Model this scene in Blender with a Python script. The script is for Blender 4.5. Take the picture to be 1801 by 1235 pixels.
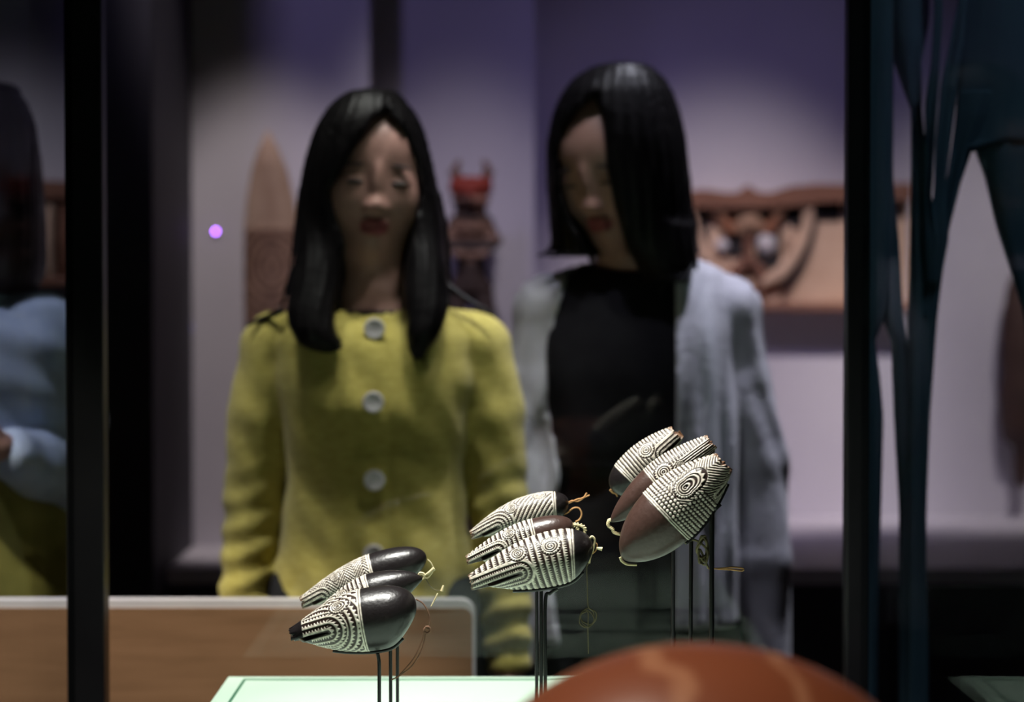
import bpy, math, random
import numpy as np
from mathutils import Vector, Matrix, Euler

random.seed(4)
rng = np.random.default_rng(4)
sc = bpy.context.scene
for o in list(bpy.data.objects):
    bpy.data.objects.remove(o)

# ------------------------------------------------------------------ camera
CAM_Z, FPX, PITCH = 1.34, 4300.0, math.atan((617.5 - 490) / 4300.0)
cam_d = bpy.data.cameras.new('camera')
cam = bpy.data.objects.new('camera', cam_d)
sc.collection.objects.link(cam)
cam.location = (0, 0, CAM_Z)
cam.rotation_euler = (math.pi / 2 - PITCH, 0, 0)
cam_d.sensor_fit = 'HORIZONTAL'
cam_d.sensor_width = 36
cam_d.lens = 36 * FPX / 1801
cam_d.clip_start = 0.02
cam_d.dof.use_dof = True
cam_d.dof.focus_distance = 2.57
cam_d.dof.aperture_fstop = 3.1
sc.camera = cam


def at(px, py, Y):
    """photo pixel -> point at distance Y in front of the camera"""
    x, z = (px - 900.5) / FPX, -(py - 617.5) / FPX
    c, s = math.cos(PITCH), math.sin(PITCH)
    dy, dz = c + s * z, -s + c * z
    return Vector((x / dy * Y, Y, CAM_Z + dz / dy * Y))


# ------------------------------------------------------------------ world, lights, exposure
w = bpy.data.worlds.new('world')
sc.world = w
w.use_nodes = True
w.node_tree.nodes['Background'].inputs[0].default_value = (0.30, 0.26, 0.42, 1)
w.node_tree.nodes['Background'].inputs[1].default_value = 0.02
sc.view_settings.view_transform = 'Standard'
sc.view_settings.look = 'None'
sc.view_settings.exposure = 0.0
sc.view_settings.gamma = 1.0
sc.view_settings.use_curve_mapping = False


def spot(name, loc, target, power, col, angle, blend=0.5, size=0.03):
    d = bpy.data.lights.new(name, 'SPOT')
    d.energy, d.color = power, col
    d.spot_size, d.spot_blend, d.shadow_soft_size = math.radians(angle), blend, size
    o = bpy.data.objects.new(name, d)
    sc.collection.objects.link(o)
    o.location = loc
    o.rotation_euler = (Vector(target) - Vector(loc)).to_track_quat('-Z', 'Y').to_euler()
    return o


WARM, NEUT, LILAC, PURP = (1, .86, .74), (1, .96, .92), (.86, .82, 1), (.48, .38, 1)
# small spotlights in the lid of the display case, on the carvings
spot('case_spot', (-.34, 2.46, 2.06), (-.17, 2.60, .98), 66, NEUT, 66, .7, .012)
spot('case_spot', (-.06, 2.50, 2.06), (.01, 2.60, 1.00), 46, NEUT, 66, .7, .012)
spot('case_spot', (-.14, 2.46, 2.06), (.16, 2.60, 1.05), 54, NEUT, 62, .7, .012)
spot('case_spot', (-.30, 1.76, 2.06), (.06, 1.66, 1.06), 46, WARM, 40, .8, .012)
# gallery track spots over the visitors, with added fill spots among them
spot('track_or_fill_spot', (-.62, 3.30, 3.25), (-.29, 3.58, 1.1), 90, NEUT, 20, .5, .10)
spot('track_or_fill_spot', (.10, 3.20, 3.25), (-.08, 3.55, 1.1), 100, NEUT, 17, .3, .08)
spot('track_or_fill_spot', (.45, 2.92, 3.25), (-.17, 3.58, 1.0), 38, NEUT, 17, .6, .08)  # added fill spot that lifts the jacket front, no fixture known
spot('track_or_fill_spot', (.62, 3.80, 3.25), (.29, 3.82, 1.1), 215, LILAC, 30, .5, .05)
spot('track_or_fill_spot', (-.1, 3.2, 3.25), (.22, 3.78, 1.0), 40, LILAC, 26, .5, .05)
spot('track_or_fill_spot', (-1.3, 2.9, 3.25), (-.80, 3.6, 1.1), 120, LILAC, 26, .5, .05)
spot('track_or_fill_spot', (-2.4, 2.25, 3.0), (-.50, 3.27, .52), 560, WARM, 19, .35, .05)  # added spot to brighten the oak board, not over the visitors
# wall washers on the objects along the far wall
spot('wall_spot', (-.50, 3.9, 3.2), (-.50, 5.0, 1.08), 100, (1, .84, .86), 20, .45, .05)
spot('wall_spot', (-.08, 3.9, 3.2), (-.10, 5.14, 1.08), 90, (1, .85, .95), 23, .9, .05)
spot('wall_spot', (.45, 4.0, 3.2), (.50, 5.6, 1.08), 165, (1, .84, .86), 25, .9, .05)
spot('wall_spot', (1.25, 4.0, 3.2), (1.10, 5.6, 1.08), 150, (1, .84, .86), 25, .9, .05)
spot('wall_spot', (-1.3, 3.6, 3.2), (-1.0, 5.0, 1.1), 60, (.95, .85, 1), 24, .9, .05)
spot('track_or_fill_spot', (1.3, 2.4, 3.25), (.62, 3.33, 1.3), 42, (.75, .9, 1), 30, .8, .05)  # added spot to brighten the navy strips, no known source
spot('purple_wash', (-.9, 3.6, 3.2), (-.1, 5.3, 1.30), 24, PURP, 40, 1, .1)
spot('purple_wash', (.9, 3.8, 3.2), (.45, 5.6, 1.30), 30, PURP, 40, 1, .1)


# ------------------------------------------------------------------ materials
def rgb(h):
    h = h.lstrip('#')
    v = [int(h[i:i + 2], 16) / 255 for i in (0, 2, 4)]
    return tuple(c / 12.92 if c < .04045 else ((c + .055) / 1.055) ** 2.4 for c in v) + (1,)


def mat(name, col, rough=.5, col2=None, scale=8, stretch=(1, 1, 1), bump=0, bscale=60, spec=.5, metal=0,
        attr=False, sheen=0, kind='noise', emit=0, coat=0, fac=(.35, .65)):
    m = bpy.data.materials.new(name)
    m.use_nodes = True
    nt = m.node_tree
    N, Lk = nt.nodes, nt.links
    b = N['Principled BSDF']
    b.inputs['Roughness'].default_value = rough
    b.inputs['Specular IOR Level'].default_value = spec
    b.inputs['Metallic'].default_value = metal
    b.inputs['Base Color'].default_value = col
    if coat:
        b.inputs['Coat Weight'].default_value = coat
    if sheen:
        b.inputs['Sheen Weight'].default_value = sheen
    if emit:
        b.inputs['Emission Color'].default_value = col
        b.inputs['Emission Strength'].default_value = emit
    tc = N.new('ShaderNodeTexCoord')
    mp = N.new('ShaderNodeMapping')
    mp.inputs['Scale'].default_value = stretch
    Lk.new(tc.outputs['Object'], mp.inputs[0])
    src = None
    if col2 is not None:
        if kind == 'wave':
            t = N.new('ShaderNodeTexWave')
            t.inputs['Scale'].default_value = scale
            t.inputs['Distortion'].default_value = 6
            t.inputs['Detail'].default_value = 3
            t.inputs['Detail Scale'].default_value = 1.4
            out = t.outputs['Fac']
        else:
            t = N.new('ShaderNodeTexNoise')
            t.inputs['Scale'].default_value = scale
            t.inputs['Detail'].default_value = 5
            out = t.outputs['Fac']
        Lk.new(mp.outputs[0], t.inputs['Vector'])
        r = N.new('ShaderNodeMapRange')
        r.inputs[1].default_value, r.inputs[2].default_value = fac
        Lk.new(out, r.inputs[0])
        mx = N.new('ShaderNodeMix')
        mx.data_type = 'RGBA'
        mx.inputs[6].default_value, mx.inputs[7].default_value = col, col2
        Lk.new(r.outputs[0], mx.inputs[0])
        src = mx.outputs[2]
    if attr:
        a = N.new('ShaderNodeVertexColor')
        a.layer_name = 'paint'
        if src is None:
            src = a.outputs[0]
        else:
            m2 = N.new('ShaderNodeMix')
            m2.data_type = 'RGBA'
            m2.blend_type = 'MULTIPLY'
            m2.inputs[0].default_value = 1
            Lk.new(src, m2.inputs[6])
            Lk.new(a.outputs[0], m2.inputs[7])
            src = m2.outputs[2]
    if src is not None:
        Lk.new(src, b.inputs['Base Color'])
    if bump:
        t2 = N.new('ShaderNodeTexNoise')
        t2.inputs['Scale'].default_value = bscale
        t2.inputs['Detail'].default_value = 3
        Lk.new(mp.outputs[0], t2.inputs['Vector'])
        bp = N.new('ShaderNodeBump')
        bp.inputs['Strength'].default_value = bump
        bp.inputs['Distance'].default_value = .004
        Lk.new(t2.outputs['Fac'], bp.inputs['Height'])
        Lk.new(bp.outputs[0], b.inputs['Normal'])
    return m


def glass_mat(name, tint, amount):
    """clear sheet: Fresnel reflection over a see-through tint"""
    m = bpy.data.materials.new(name)
    m.use_nodes = True
    nt = m.node_tree
    nt.nodes.clear()
    N, Lk = nt.nodes, nt.links
    out = N.new('ShaderNodeOutputMaterial')
    tr = N.new('ShaderNodeBsdfTransparent')
    tr.inputs[0].default_value = tint
    gl = N.new('ShaderNodeBsdfGlossy')
    gl.inputs['Roughness'].default_value = .0
    fr = N.new('ShaderNodeFresnel')
    fr.inputs[0].default_value = 1.45
    ml = N.new('ShaderNodeMath')
    ml.operation = 'MULTIPLY'
    ml.inputs[1].default_value = amount
    mx = N.new('ShaderNodeMixShader')
    Lk.new(fr.outputs[0], ml.inputs[0])
    Lk.new(ml.outputs[0], mx.inputs[0])
    Lk.new(tr.outputs[0], mx.inputs[1])
    Lk.new(gl.outputs[0], mx.inputs[2])
    Lk.new(mx.outputs[0], out.inputs[0])
    return m


M = {}
M['wall'] = mat('wall_paint', (.60, .57, .63, 1), .8, (.64, .61, .66, 1), 3)
M['dark_wall'] = mat('dark_wall_paint', (.032, .030, .042, 1), .7, (.040, .037, .052, 1), 4)
M['floor'] = mat('floor_wood', (.030, .018, .016, 1), .45, (.045, .026, .022, 1), 5, (1, 8, 1))
M['ceiling'] = mat('ceiling_paint', (.012, .012, .015, 1), .8, (.016, .016, .02, 1), 3)
M['platform'] = mat('platform_paint', (.66, .62, .68, 1), .6, (.70, .66, .71, 1), 4)
M['frame'] = mat('black_metal', (.004, .004, .005, 1), .4, (.006, .006, .007, 1), 10, spec=.25)
M['glass'] = glass_mat('case_glass', (.97, .985, .975, 1), .42)
M['side_glass'] = glass_mat('side_glass', (.88, .91, .91, 1), .05)
M['mint'] = mat('mint_paint', (.46, .61, .50, 1), .5, (.48, .63, .52, 1), 6)
M['green_line'] = mat('green_line', (.03, .13, .07, 1), .6, (.04, .15, .08, 1), 20)
M['rod'] = mat('black_steel', (.008, .008, .009, 1), .3, (.012, .012, .013, 1), 30, metal=.3)
M['board'] = mat('oak_veneer', (.27, .145, .075, 1), .5, (.34, .185, .10, 1), 6, (1, 1, 9))
M['edge'] = mat('white_edge', (.70, .67, .72, 1), .4, (.74, .71, .75, 1), 9)
M['carving'] = mat('painted_shell', (1, 1, 1, 1), .33, (.84, .81, .78, 1), 180, attr=True, bump=.10, bscale=260, spec=.42)
M['cord_orange'] = mat('orange_cord', (.42, .20, .07, 1), .8, (.55, .30, .12, 1), 200)
M['cord_straw'] = mat('straw_cord', (.62, .50, .27, 1), .7, (.72, .62, .38, 1), 200)
M['cord_brown'] = mat('brown_cord', (.12, .055, .03, 1), .8, (.20, .09, .05, 1), 200)
M['cord_olive'] = mat('olive_cord', (.11, .09, .045, 1), .8, (.16, .13, .06, 1), 200)
M['bowl'] = mat('polished_red_wood', (.25, .072, .032, 1), .33, (.42, .18, .095, 1), 3.2, (1, 1, 1.2), kind='wave', fac=(.90, 1.0))
M['skin'] = mat('skin', (1, 1, 1, 1), .5, (.94, .92, .92, 1), 40, attr=True)
M['hair'] = mat('black_hair', (.004, .0035, .004, 1), .40, (.008, .007, .0075, 1), 60, (1, 1, .1), bump=.25, bscale=220, spec=.13)
M['yellow'] = mat('yellow_linen', (.40, .335, .075, 1), .85, (.50, .42, .11, 1), 60, (1, 1, 3), bump=.5, bscale=190, sheen=.2, spec=.2)
M['button'] = mat('pearl_button', (.60, .56, .58, 1), .3, (.68, .64, .66, 1), 60)
M['button_hole'] = mat('button_hole', (.20, .18, .19, 1), .6, (.24, .22, .22, 1), 60)
M['cardigan'] = mat('white_knit', (.52, .51, .58, 1), .9, (.58, .57, .63, 1), 50, (1, 1, .3), bump=.5, bscale=230, sheen=.3, spec=.15)
M['black_top'] = mat('black_jersey', (.009, .008, .012, 1), .85, (.013, .012, .016, 1), 40, spec=.2)
M['black_cloth'] = mat('black_trousers', (.012, .012, .014, 1), .85, (.018, .018, .02, 1), 40, spec=.2)
M['blue_shirt'] = mat('pale_blue_shirt', (.30, .36, .52, 1), .85, (.36, .43, .58, 1), 30, bump=.3, bscale=120, spec=.2)
M['olive'] = mat('olive_trousers', (.16, .15, .035, 1), .85, (.20, .19, .05, 1), 30, spec=.2)
M['shoe'] = mat('black_shoe', (.012, .011, .011, 1), .4, (.018, .017, .017, 1), 30)
M['navy'] = mat('navy_strip_surface', (.030, .060, .095, 1), .8, (.040, .075, .11, 1), 12, (3, 3, .4), bump=.4, bscale=30, spec=.2)
M['eye'] = mat('dark_eye', (.010, .007, .007, 1), .55, (.016, .012, .011, 1), 90)
M['brow'] = mat('dark_brow', (.020, .014, .013, 1), .8, (.03, .02, .018, 1), 90)
M['relic'] = mat('aged_wood', (1, 1, 1, 1), .7, (.72, .66, .62, 1), 25, (1, 1, .3), attr=True)
M['tan_wood'] = mat('tan_wood', (.60, .40, .28, 1), .65, (.68, .47, .34, 1), 14, (1, 1, 4))
M['red_wood'] = mat('red_brown_wood', (.20, .085, .05, 1), .6, (.28, .13, .08, 1), 14, (.4, 1, 3))
M['dark_wood'] = mat('dark_brown_wood', (.045, .022, .018, 1), .6, (.075, .038, .03, 1), 14)
M['opening_and_band_black'] = mat('opening_dark_and_band', (.012, .010, .012, 1), .7, (.02, .016, .018, 1), 20)
M['shell'] = mat('white_shell', (.62, .58, .60, 1), .4, (.70, .66, .68, 1), 30)
M['glow_purple'] = mat('purple_reflection_glow', (.42, .12, 1, 1), .4, emit=26)
M['glow_blue'] = mat('blue_reflection_glow', (.30, .30, 1, 1), .4, emit=5)
M['plastic'] = mat('white_plastic', (.55, .52, .57, 1), .4, (.58, .55, .60, 1), 30)


# ------------------------------------------------------------------ mesh helpers
def mesh(name, V, Fc, smooth=True):
    me = bpy.data.meshes.new(name)
    V = np.asarray(V, dtype=np.float32)
    if isinstance(Fc, np.ndarray) and Fc.ndim == 2:
        n, k = Fc.shape
        me.vertices.add(len(V))
        me.vertices.foreach_set('co', V.ravel())
        me.loops.add(n * k)
        me.loops.foreach_set('vertex_index', Fc.astype(np.int32).ravel())
        me.polygons.add(n)
        me.polygons.foreach_set('loop_start', np.arange(0, n * k, k, dtype=np.int32))
        me.update(calc_edges=True)
    else:
        me.from_pydata([tuple(v) for v in V.tolist()], [], [tuple(f) for f in Fc])
        me.update()
    me.validate()
    me.polygons.foreach_set('use_smooth', np.full(len(me.polygons), smooth))
    return me


def paint(me, C):
    a = me.color_attributes.new('paint', 'FLOAT_COLOR', 'POINT')
    C4 = np.ones((len(me.vertices), 4), np.float32)
    C4[:, :3] = C
    a.data.foreach_set('color', C4.ravel())


def put(name, V, Fc, m, parent=None, smooth=True, C=None, origin=None):
    """link one mesh object; V is in world space (or in the parent's space when the parent is rotated)"""
    V = np.asarray(V, dtype=np.float64)
    if parent is not None:
        base = np.array(parent.get('base', (0, 0, 0)))
        V = V - base
        org = np.zeros(3)
    else:
        org = V.mean(0) if origin is None else np.array(origin)
        V = V - org
    me = mesh(name, V, Fc, smooth)
    if C is not None:
        paint(me, C)
    me.materials.append(M[m])
    o = bpy.data.objects.new(name, me)
    sc.collection.objects.link(o)
    if parent is not None:
        o.parent = parent
        o['base'] = list(map(float, base))
    else:
        o.location = org
        o['base'] = list(map(float, org))
    return o


def thing(name, label, cat, loc, group=None):
    o = bpy.data.objects.new(name, None)
    o.empty_display_size = .05
    sc.collection.objects.link(o)
    o.location = loc
    o['base'] = [float(c) for c in loc]
    return tag(o, label, cat, group)


def tag(o, label=None, cat=None, group=None, kind=None):
    if label:
        o['label'] = label
    if cat:
        o['category'] = cat
    if group:
        o['group'] = group
    if kind:
        o['kind'] = kind
    return o


def box(x0, x1, y0, y1, z0, z1, bev=0.0, seg=2):
    import bmesh
    bm = bmesh.new()
    bmesh.ops.create_cube(bm, size=1)
    bmesh.ops.scale(bm, vec=(x1 - x0, y1 - y0, z1 - z0), verts=bm.verts)
    bmesh.ops.translate(bm, vec=((x0 + x1) / 2, (y0 + y1) / 2, (z0 + z1) / 2), verts=bm.verts)
    if bev:
        bmesh.ops.bevel(bm, geom=list(bm.edges), offset=bev, segments=seg, affect='EDGES', profile=.5)
    V = np.array([v.co[:] for v in bm.verts])
    bm.verts.index_update()
    Fc = [[v.index for v in f.verts] for f in bm.faces]
    bm.free()
    return V, Fc


def prism(outline, y0, y1, axis='y'):
    """outline (x,z) extruded from y0 to y1"""
    n = len(outline)
    V = [(x, y0, z) for x, z in outline] + [(x, y1, z) for x, z in outline]
    Fc = [list(range(n)), list(range(2 * n - 1, n - 1, -1))]
    Fc += [[(i + 1) % n, i, n + i, n + (i + 1) % n] for i in range(n)]
    return np.array(V), Fc


def crom(P, n):
    """smooth curve through points"""
    P = np.asarray(P, float)
    if len(P) < 3:
        return np.array([P[0] + (P[-1] - P[0]) * t for t in np.linspace(0, 1, n)])
    Q = np.vstack([2 * P[0] - P[1], P, 2 * P[-1] - P[-2]])
    out = []
    for t in np.linspace(0, len(P) - 1, n):
        i = min(int(t), len(P) - 2)
        u = t - i
        a, b, c, d = Q[i:i + 4]
        out.append(.5 * (2 * b + (c - a) * u + (2 * a - 5 * b + 4 * c - d) * u * u + (3 * b - a - 3 * c + d) * u ** 3))
    return np.array(out)


def tube(P, r, n=40, k=8, smooth=True):
    C = crom(P, n) if smooth else np.asarray(P, float)
    n = len(C)
    R = np.interp(np.linspace(0, 1, n), np.linspace(0, 1, len(np.atleast_1d(r))), np.atleast_1d(r)) if np.ndim(r) else np.full(n, r)
    T = np.gradient(C, axis=0)
    T /= np.linalg.norm(T, axis=1)[:, None] + 1e-12
    up = np.array([0, 1, 0.]) if abs(T[0][1]) < .8 else np.array([1, 0, 0.])
    V = []
    for i in range(n):
        up = up - T[i] * up.dot(T[i])
        up /= np.linalg.norm(up) + 1e-12
        s = np.cross(T[i], up)
        for j in range(k):
            a = 2 * math.pi * j / k
            V.append(C[i] + R[i] * (math.cos(a) * up + math.sin(a) * s))
    Fc = [[i * k + j, i * k + (j + 1) % k, (i + 1) * k + (j + 1) % k, (i + 1) * k + j] for i in range(n - 1) for j in range(k)]
    Fc += [list(range(k - 1, -1, -1)), [(n - 1) * k + j for j in range(k)]]
    return np.array(V), Fc


def join(parts):
    V, Fc, o = [], [], 0
    for v, f in parts:
        V.append(np.asarray(v))
        Fc += [[i + o for i in q] for q in f]
        o += len(v)
    return np.vstack(V), Fc


def lathe(prof, c, k=64):
    V, Fc = [], []
    for r, z in prof:
        for j in range(k):
            a = 2 * math.pi * j / k
            V.append((c[0] + r * math.cos(a), c[1] + r * math.sin(a), c[2] + z))
    n = len(prof)
    Fc = [[i * k + j, i * k + (j + 1) % k, (i + 1) * k + (j + 1) % k, (i + 1) * k + j] for i in range(n - 1) for j in range(k)]
    Fc += [list(range(k - 1, -1, -1)), [(n - 1) * k + j for j in range(k)]]
    return np.array(V), Fc


def ellipsoid(c, r, k=16, R=None):
    V, Fc = [], []
    for i in range(k + 1):
        p = math.pi * i / k
        for j in range(k * 2):
            a = math.pi * j / k
            V.append((r[0] * math.sin(p) * math.cos(a), r[1] * math.sin(p) * math.sin(a), r[2] * math.cos(p)))
    V = np.array(V)
    if R is not None:
        V = V @ np.array(R).T
    m = 2 * k
    for i in range(k):
        for j in range(m):
            Fc.append([i * m + j, (i + 1) * m + j, (i + 1) * m + (j + 1) % m, i * m + (j + 1) % m])
    return V + np.array(c), Fc


# ------------------------------------------------------------------ signed-distance modelling (bodies, clothes, hair)
def axis_grid(lo, hi, coarse, fine=()):
    """graded coordinates: fine=[(a,b,step),...]"""
    out = [lo]
    while out[-1] < hi:
        s = coarse
        for a, b, st in fine:
            if a - coarse < out[-1] < b:
                s = min(s, st)
        out.append(out[-1] + s)
    return np.array(out, np.float32)


class Field:
    def __init__(f, xs, ys, zs):
        f.x, f.y, f.z = xs, ys, zs
        f.d = np.full((len(xs), len(ys), len(zs)), .15, np.float32)

    def sl(f, b):
        i = [max(0, np.searchsorted(a, lo) - 1) for a, lo in zip((f.x, f.y, f.z), b[0])]
        j = [np.searchsorted(a, hi) + 1 for a, hi in zip((f.x, f.y, f.z), b[1])]
        return tuple(slice(p, q) for p, q in zip(i, j))

    def co(f, s):
        return f.x[s[0]][:, None, None], f.y[s[1]][None, :, None], f.z[s[2]][None, None, :]

    def add(f, fn, b, k=.01, op='u'):
        m = k + .012
        s = f.sl(([v - m for v in b[0]], [v + m for v in b[1]]))
        if any(q.stop <= q.start for q in s):
            return
        d = f.d[s]
        if d.size == 0:
            return
        e = fn(*f.co(s)).astype(np.float32)
        if op == 's':
            d, e, sg = -d, e, -1
        else:
            sg = 1
        if op == 'u' or op == 's':
            h = np.maximum(k - np.abs(d - e), 0) / k
            f.d[s] = sg * (np.minimum(d, e) - h * h * k * .25)

    def cap(f, a, b, ra, rb, k=.012, op='u', ax=None):
        a, b = np.array(a, float), np.array(b, float)
        r = max(ra, rb)
        ba = b - a
        L = ba.dot(ba) + 1e-12

        def fn(X, Y, Z):
            t = np.clip(((X - a[0]) * ba[0] + (Y - a[1]) * ba[1] + (Z - a[2]) * ba[2]) / L, 0, 1)
            return np.sqrt((X - a[0] - t * ba[0]) ** 2 + (Y - a[1] - t * ba[1]) ** 2 + (Z - a[2] - t * ba[2]) ** 2) - (ra + t * (rb - ra))
        f.add(fn, (np.minimum(a, b) - r, np.maximum(a, b) + r), k, op)

    def chain(f, P, R, k=.012):
        for i in range(len(P) - 1):
            f.cap(P[i], P[i + 1], R[i], R[i + 1], k)

    def ell(f, c, r, k=.012, op='u', R=None, H=np.zeros(3)):
        """ellipsoid; with R the point is given in a rotated frame about H"""
        c, r = np.array(c, float), np.array(r, float)
        m = r.max()

        def fn(X, Y, Z):
            if R is None:
                x, y, z = X - c[0], Y - c[1], Z - c[2]
            else:
                x0, y0, z0 = X - H[0], Y - H[1], Z - H[2]
                x = R[0][0] * x0 + R[1][0] * y0 + R[2][0] * z0 - c[0]
                y = R[0][1] * x0 + R[1][1] * y0 + R[2][1] * z0 - c[1]
                z = R[0][2] * x0 + R[1][2] * y0 + R[2][2] * z0 - c[2]
            k0 = np.sqrt((x / r[0]) ** 2 + (y / r[1]) ** 2 + (z / r[2]) ** 2)
            k1 = np.sqrt((x / r[0] ** 2) ** 2 + (y / r[1] ** 2) ** 2 + (z / r[2] ** 2) ** 2) + 1e-9
            return k0 * (k0 - 1) / k1
        wc = c if R is None else np.array(R) @ c + H
        f.add(fn, (wc - m, wc + m), k, op)

    def column(f, zs, cx, cy, rx, ry, k=.012, p=2.0, op='u', wave=None):
        o = np.argsort(zs)
        zs, cx, cy, rx, ry = [np.array(np.broadcast_to(v, len(zs)), float)[o] for v in (zs, cx, cy, rx, ry)]

        def sm(v, Z):
            # monotone smooth interpolation
            i = np.clip(np.searchsorted(zs, Z) - 1, 0, len(zs) - 2)
            u = np.clip((Z - zs[i]) / (zs[i + 1] - zs[i]), 0, 1)
            sl = np.gradient(v, zs)
            h = zs[i + 1] - zs[i]
            return ((2 * u ** 3 - 3 * u ** 2 + 1) * v[i] + (u ** 3 - 2 * u ** 2 + u) * h * sl[i] + (-2 * u ** 3 + 3 * u ** 2) * v[i + 1] + (u ** 3 - u ** 2) * h * sl[i + 1])

        def fn(X, Y, Z):
            z = Z.ravel()
            a, b, c, e = [sm(v, z)[None, None, :] for v in (cx, cy, rx, ry)]
            c, e = np.maximum(c, .002), np.maximum(e, .002)
            ux, uy = np.abs(X - a) / c, np.abs(Y - b) / e
            k0 = (ux ** p + uy ** p) ** (1 / p) + 1e-6
            g = np.sqrt((ux / c) ** 2 + (uy / e) ** 2) / k0 + 1e-6
            d = (k0 - 1) / g * .95
            if wave is not None:
                d = d + wave(X - a, Y - b, Z)
            return np.maximum(d, np.maximum(zs[0] - Z, Z - zs[-1]))
        b0 = (min(cx - rx), min(cy - ry), zs[0])
        b1 = (max(cx + rx), max(cy + ry), zs[-1])
        f.add(fn, (b0, b1), k, op)

    def shell(f, t):
        f.d = np.maximum(f.d, -(f.d + t))

    def cut(f, fn, k=.004):
        """remove where fn < 0"""
        X, Y, Z = f.co((slice(None),) * 3)
        e = -fn(X, Y, Z)
        h = np.maximum(k - np.abs(f.d - e), 0) / k
        f.d = (np.maximum(f.d, e) + h * h * k * .25).astype(np.float32)

    def disp(f, fn):
        X, Y, Z = f.co((slice(None),) * 3)
        f.d = (f.d + fn(X, Y, Z)).astype(np.float32)

    def net(f):
        """naive surface nets"""
        d = f.d.copy()
        d[0], d[-1], d[:, 0], d[:, -1], d[:, :, 0], d[:, :, -1] = [.1] * 6
        I = d < 0
        n = np.array(d.shape) - 1
        cnt = np.zeros(n, np.int8)
        offs = [(a, b, c) for a in (0, 1) for b in (0, 1) for c in (0, 1)]
        for a, b, c in offs:
            cnt += I[a:a + n[0], b:b + n[1], c:c + n[2]]
        act = np.argwhere((cnt > 0) & (cnt < 8))
        idx = np.full(n, -1, np.int32)
        idx[tuple(act.T)] = np.arange(len(act))
        val = {o: d[act[:, 0] + o[0], act[:, 1] + o[1], act[:, 2] + o[2]] for o in offs}
        S, K = np.zeros((len(act), 3)), np.zeros(len(act))
        for o in offs:
            for ax in range(3):
                if o[ax]:
                    continue
                q = list(o)
                q[ax] = 1
                q = tuple(q)
                a, b = val[o], val[q]
                m = (a < 0) != (b < 0)
                t = np.where(m, a / np.where(m, a - b, 1), 0)
                P = np.tile(np.array(o, float), (len(act), 1))
                P[:, ax] = t
                S[m] += P[m]
                K += m
        S /= K[:, None]
        V = np.stack([c[act[:, i]] + S[:, i] * (c[act[:, i] + 1] - c[act[:, i]]) for i, c in enumerate((f.x, f.y, f.z))], 1)
        Q = []
        for ax in range(3):
            s0 = [slice(1, -1)] * 3
            s1 = [slice(1, -1)] * 3
            s0[ax], s1[ax] = slice(0, -1), slice(1, None)
            A, B = I[tuple(s0)], I[tuple(s1)]
            u, v = [i for i in range(3) if i != ax]
            for flip in (0, 1):
                E = np.argwhere((A & ~B) if not flip else (~A & B))
                if not len(E):
                    continue
                E = E + np.array([0 if i == ax else 1 for i in range(3)])
                c = []
                for du, dv in ((-1, -1), (0, -1), (0, 0), (-1, 0)):
                    t = E.copy()
                    t[:, u] += du
                    t[:, v] += dv
                    c.append(idx[tuple(t.T)])
                q = np.stack(c, 1)
                if (flip == 1) != (ax == 1):
                    q = q[:, ::-1]
                Q.append(q)
        Q = np.vstack(Q)
        Q = Q[(Q >= 0).all(1)]
        return V, Q


def polysd(poly):
    """signed distance to a 2-D polygon (negative inside) as a function of two broadcastable arrays"""
    P = np.array(poly, float)

    def fn(X, Z):
        X, Z = np.broadcast_arrays(X, Z)
        d = np.full(X.shape, 1e9)
        ins = np.zeros(X.shape, bool)
        for i in range(len(P)):
            a, b = P[i], P[(i + 1) % len(P)]
            e = b - a
            wx, wz = X - a[0], Z - a[1]
            t = np.clip((wx * e[0] + wz * e[1]) / e.dot(e), 0, 1)
            d = np.minimum(d, (wx - t * e[0]) ** 2 + (wz - t * e[1]) ** 2)
            c = ((a[1] > Z) != (b[1] > Z))
            xi = a[0] + (Z - a[1]) * e[0] / (e[1] if e[1] else 1e-9)
            ins ^= c & (X < xi)
        return np.where(ins, -1, 1) * np.sqrt(d)
    return fn

# ------------------------------------------------------------------ the room
def struct(name, geo, m, parent=None, smooth=False):
    o = put(name, *geo, m, parent, smooth)
    if parent is None:
        o['kind'] = 'structure'
    return o


XA = at(650, 500, 5.0).x
XB = at(940, 500, 5.14).x
struct('floor', box(-2.6, 2.9, -1.5, 6.2, -.1, 0), 'floor')
struct('ceiling', box(-2.6, 2.9, -1.5, 6.2, 3.5, 3.6), 'ceiling')
struct('wall_left', box(-2.7, -2.6, -1.5, 6.2, 0, 3.5), 'dark_wall')
struct('wall_right', box(2.9, 3.0, -1.5, 6.2, 0, 3.5), 'dark_wall')
struct('wall_front', box(-2.6, 2.9, -1.6, -1.5, 0, 3.5), 'dark_wall')
struct('wall_back', box(XB, 2.9, 5.6, 6.2, 0, 3.5), 'wall')
struct('wall_back_middle', box(XA, XB, 5.14, 6.2, 0, 3.5), 'wall')
struct('wall_back_left', box(-2.6, XA, 5.0, 6.2, 0, 3.5), 'wall')
p0, p1 = at(150, 500, 4.45).x, at(269, 500, 4.45).x
struct('wall_pier', box(p0, p1, 4.45, 4.999, 0, 3.5, .004), 'dark_wall')

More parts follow.
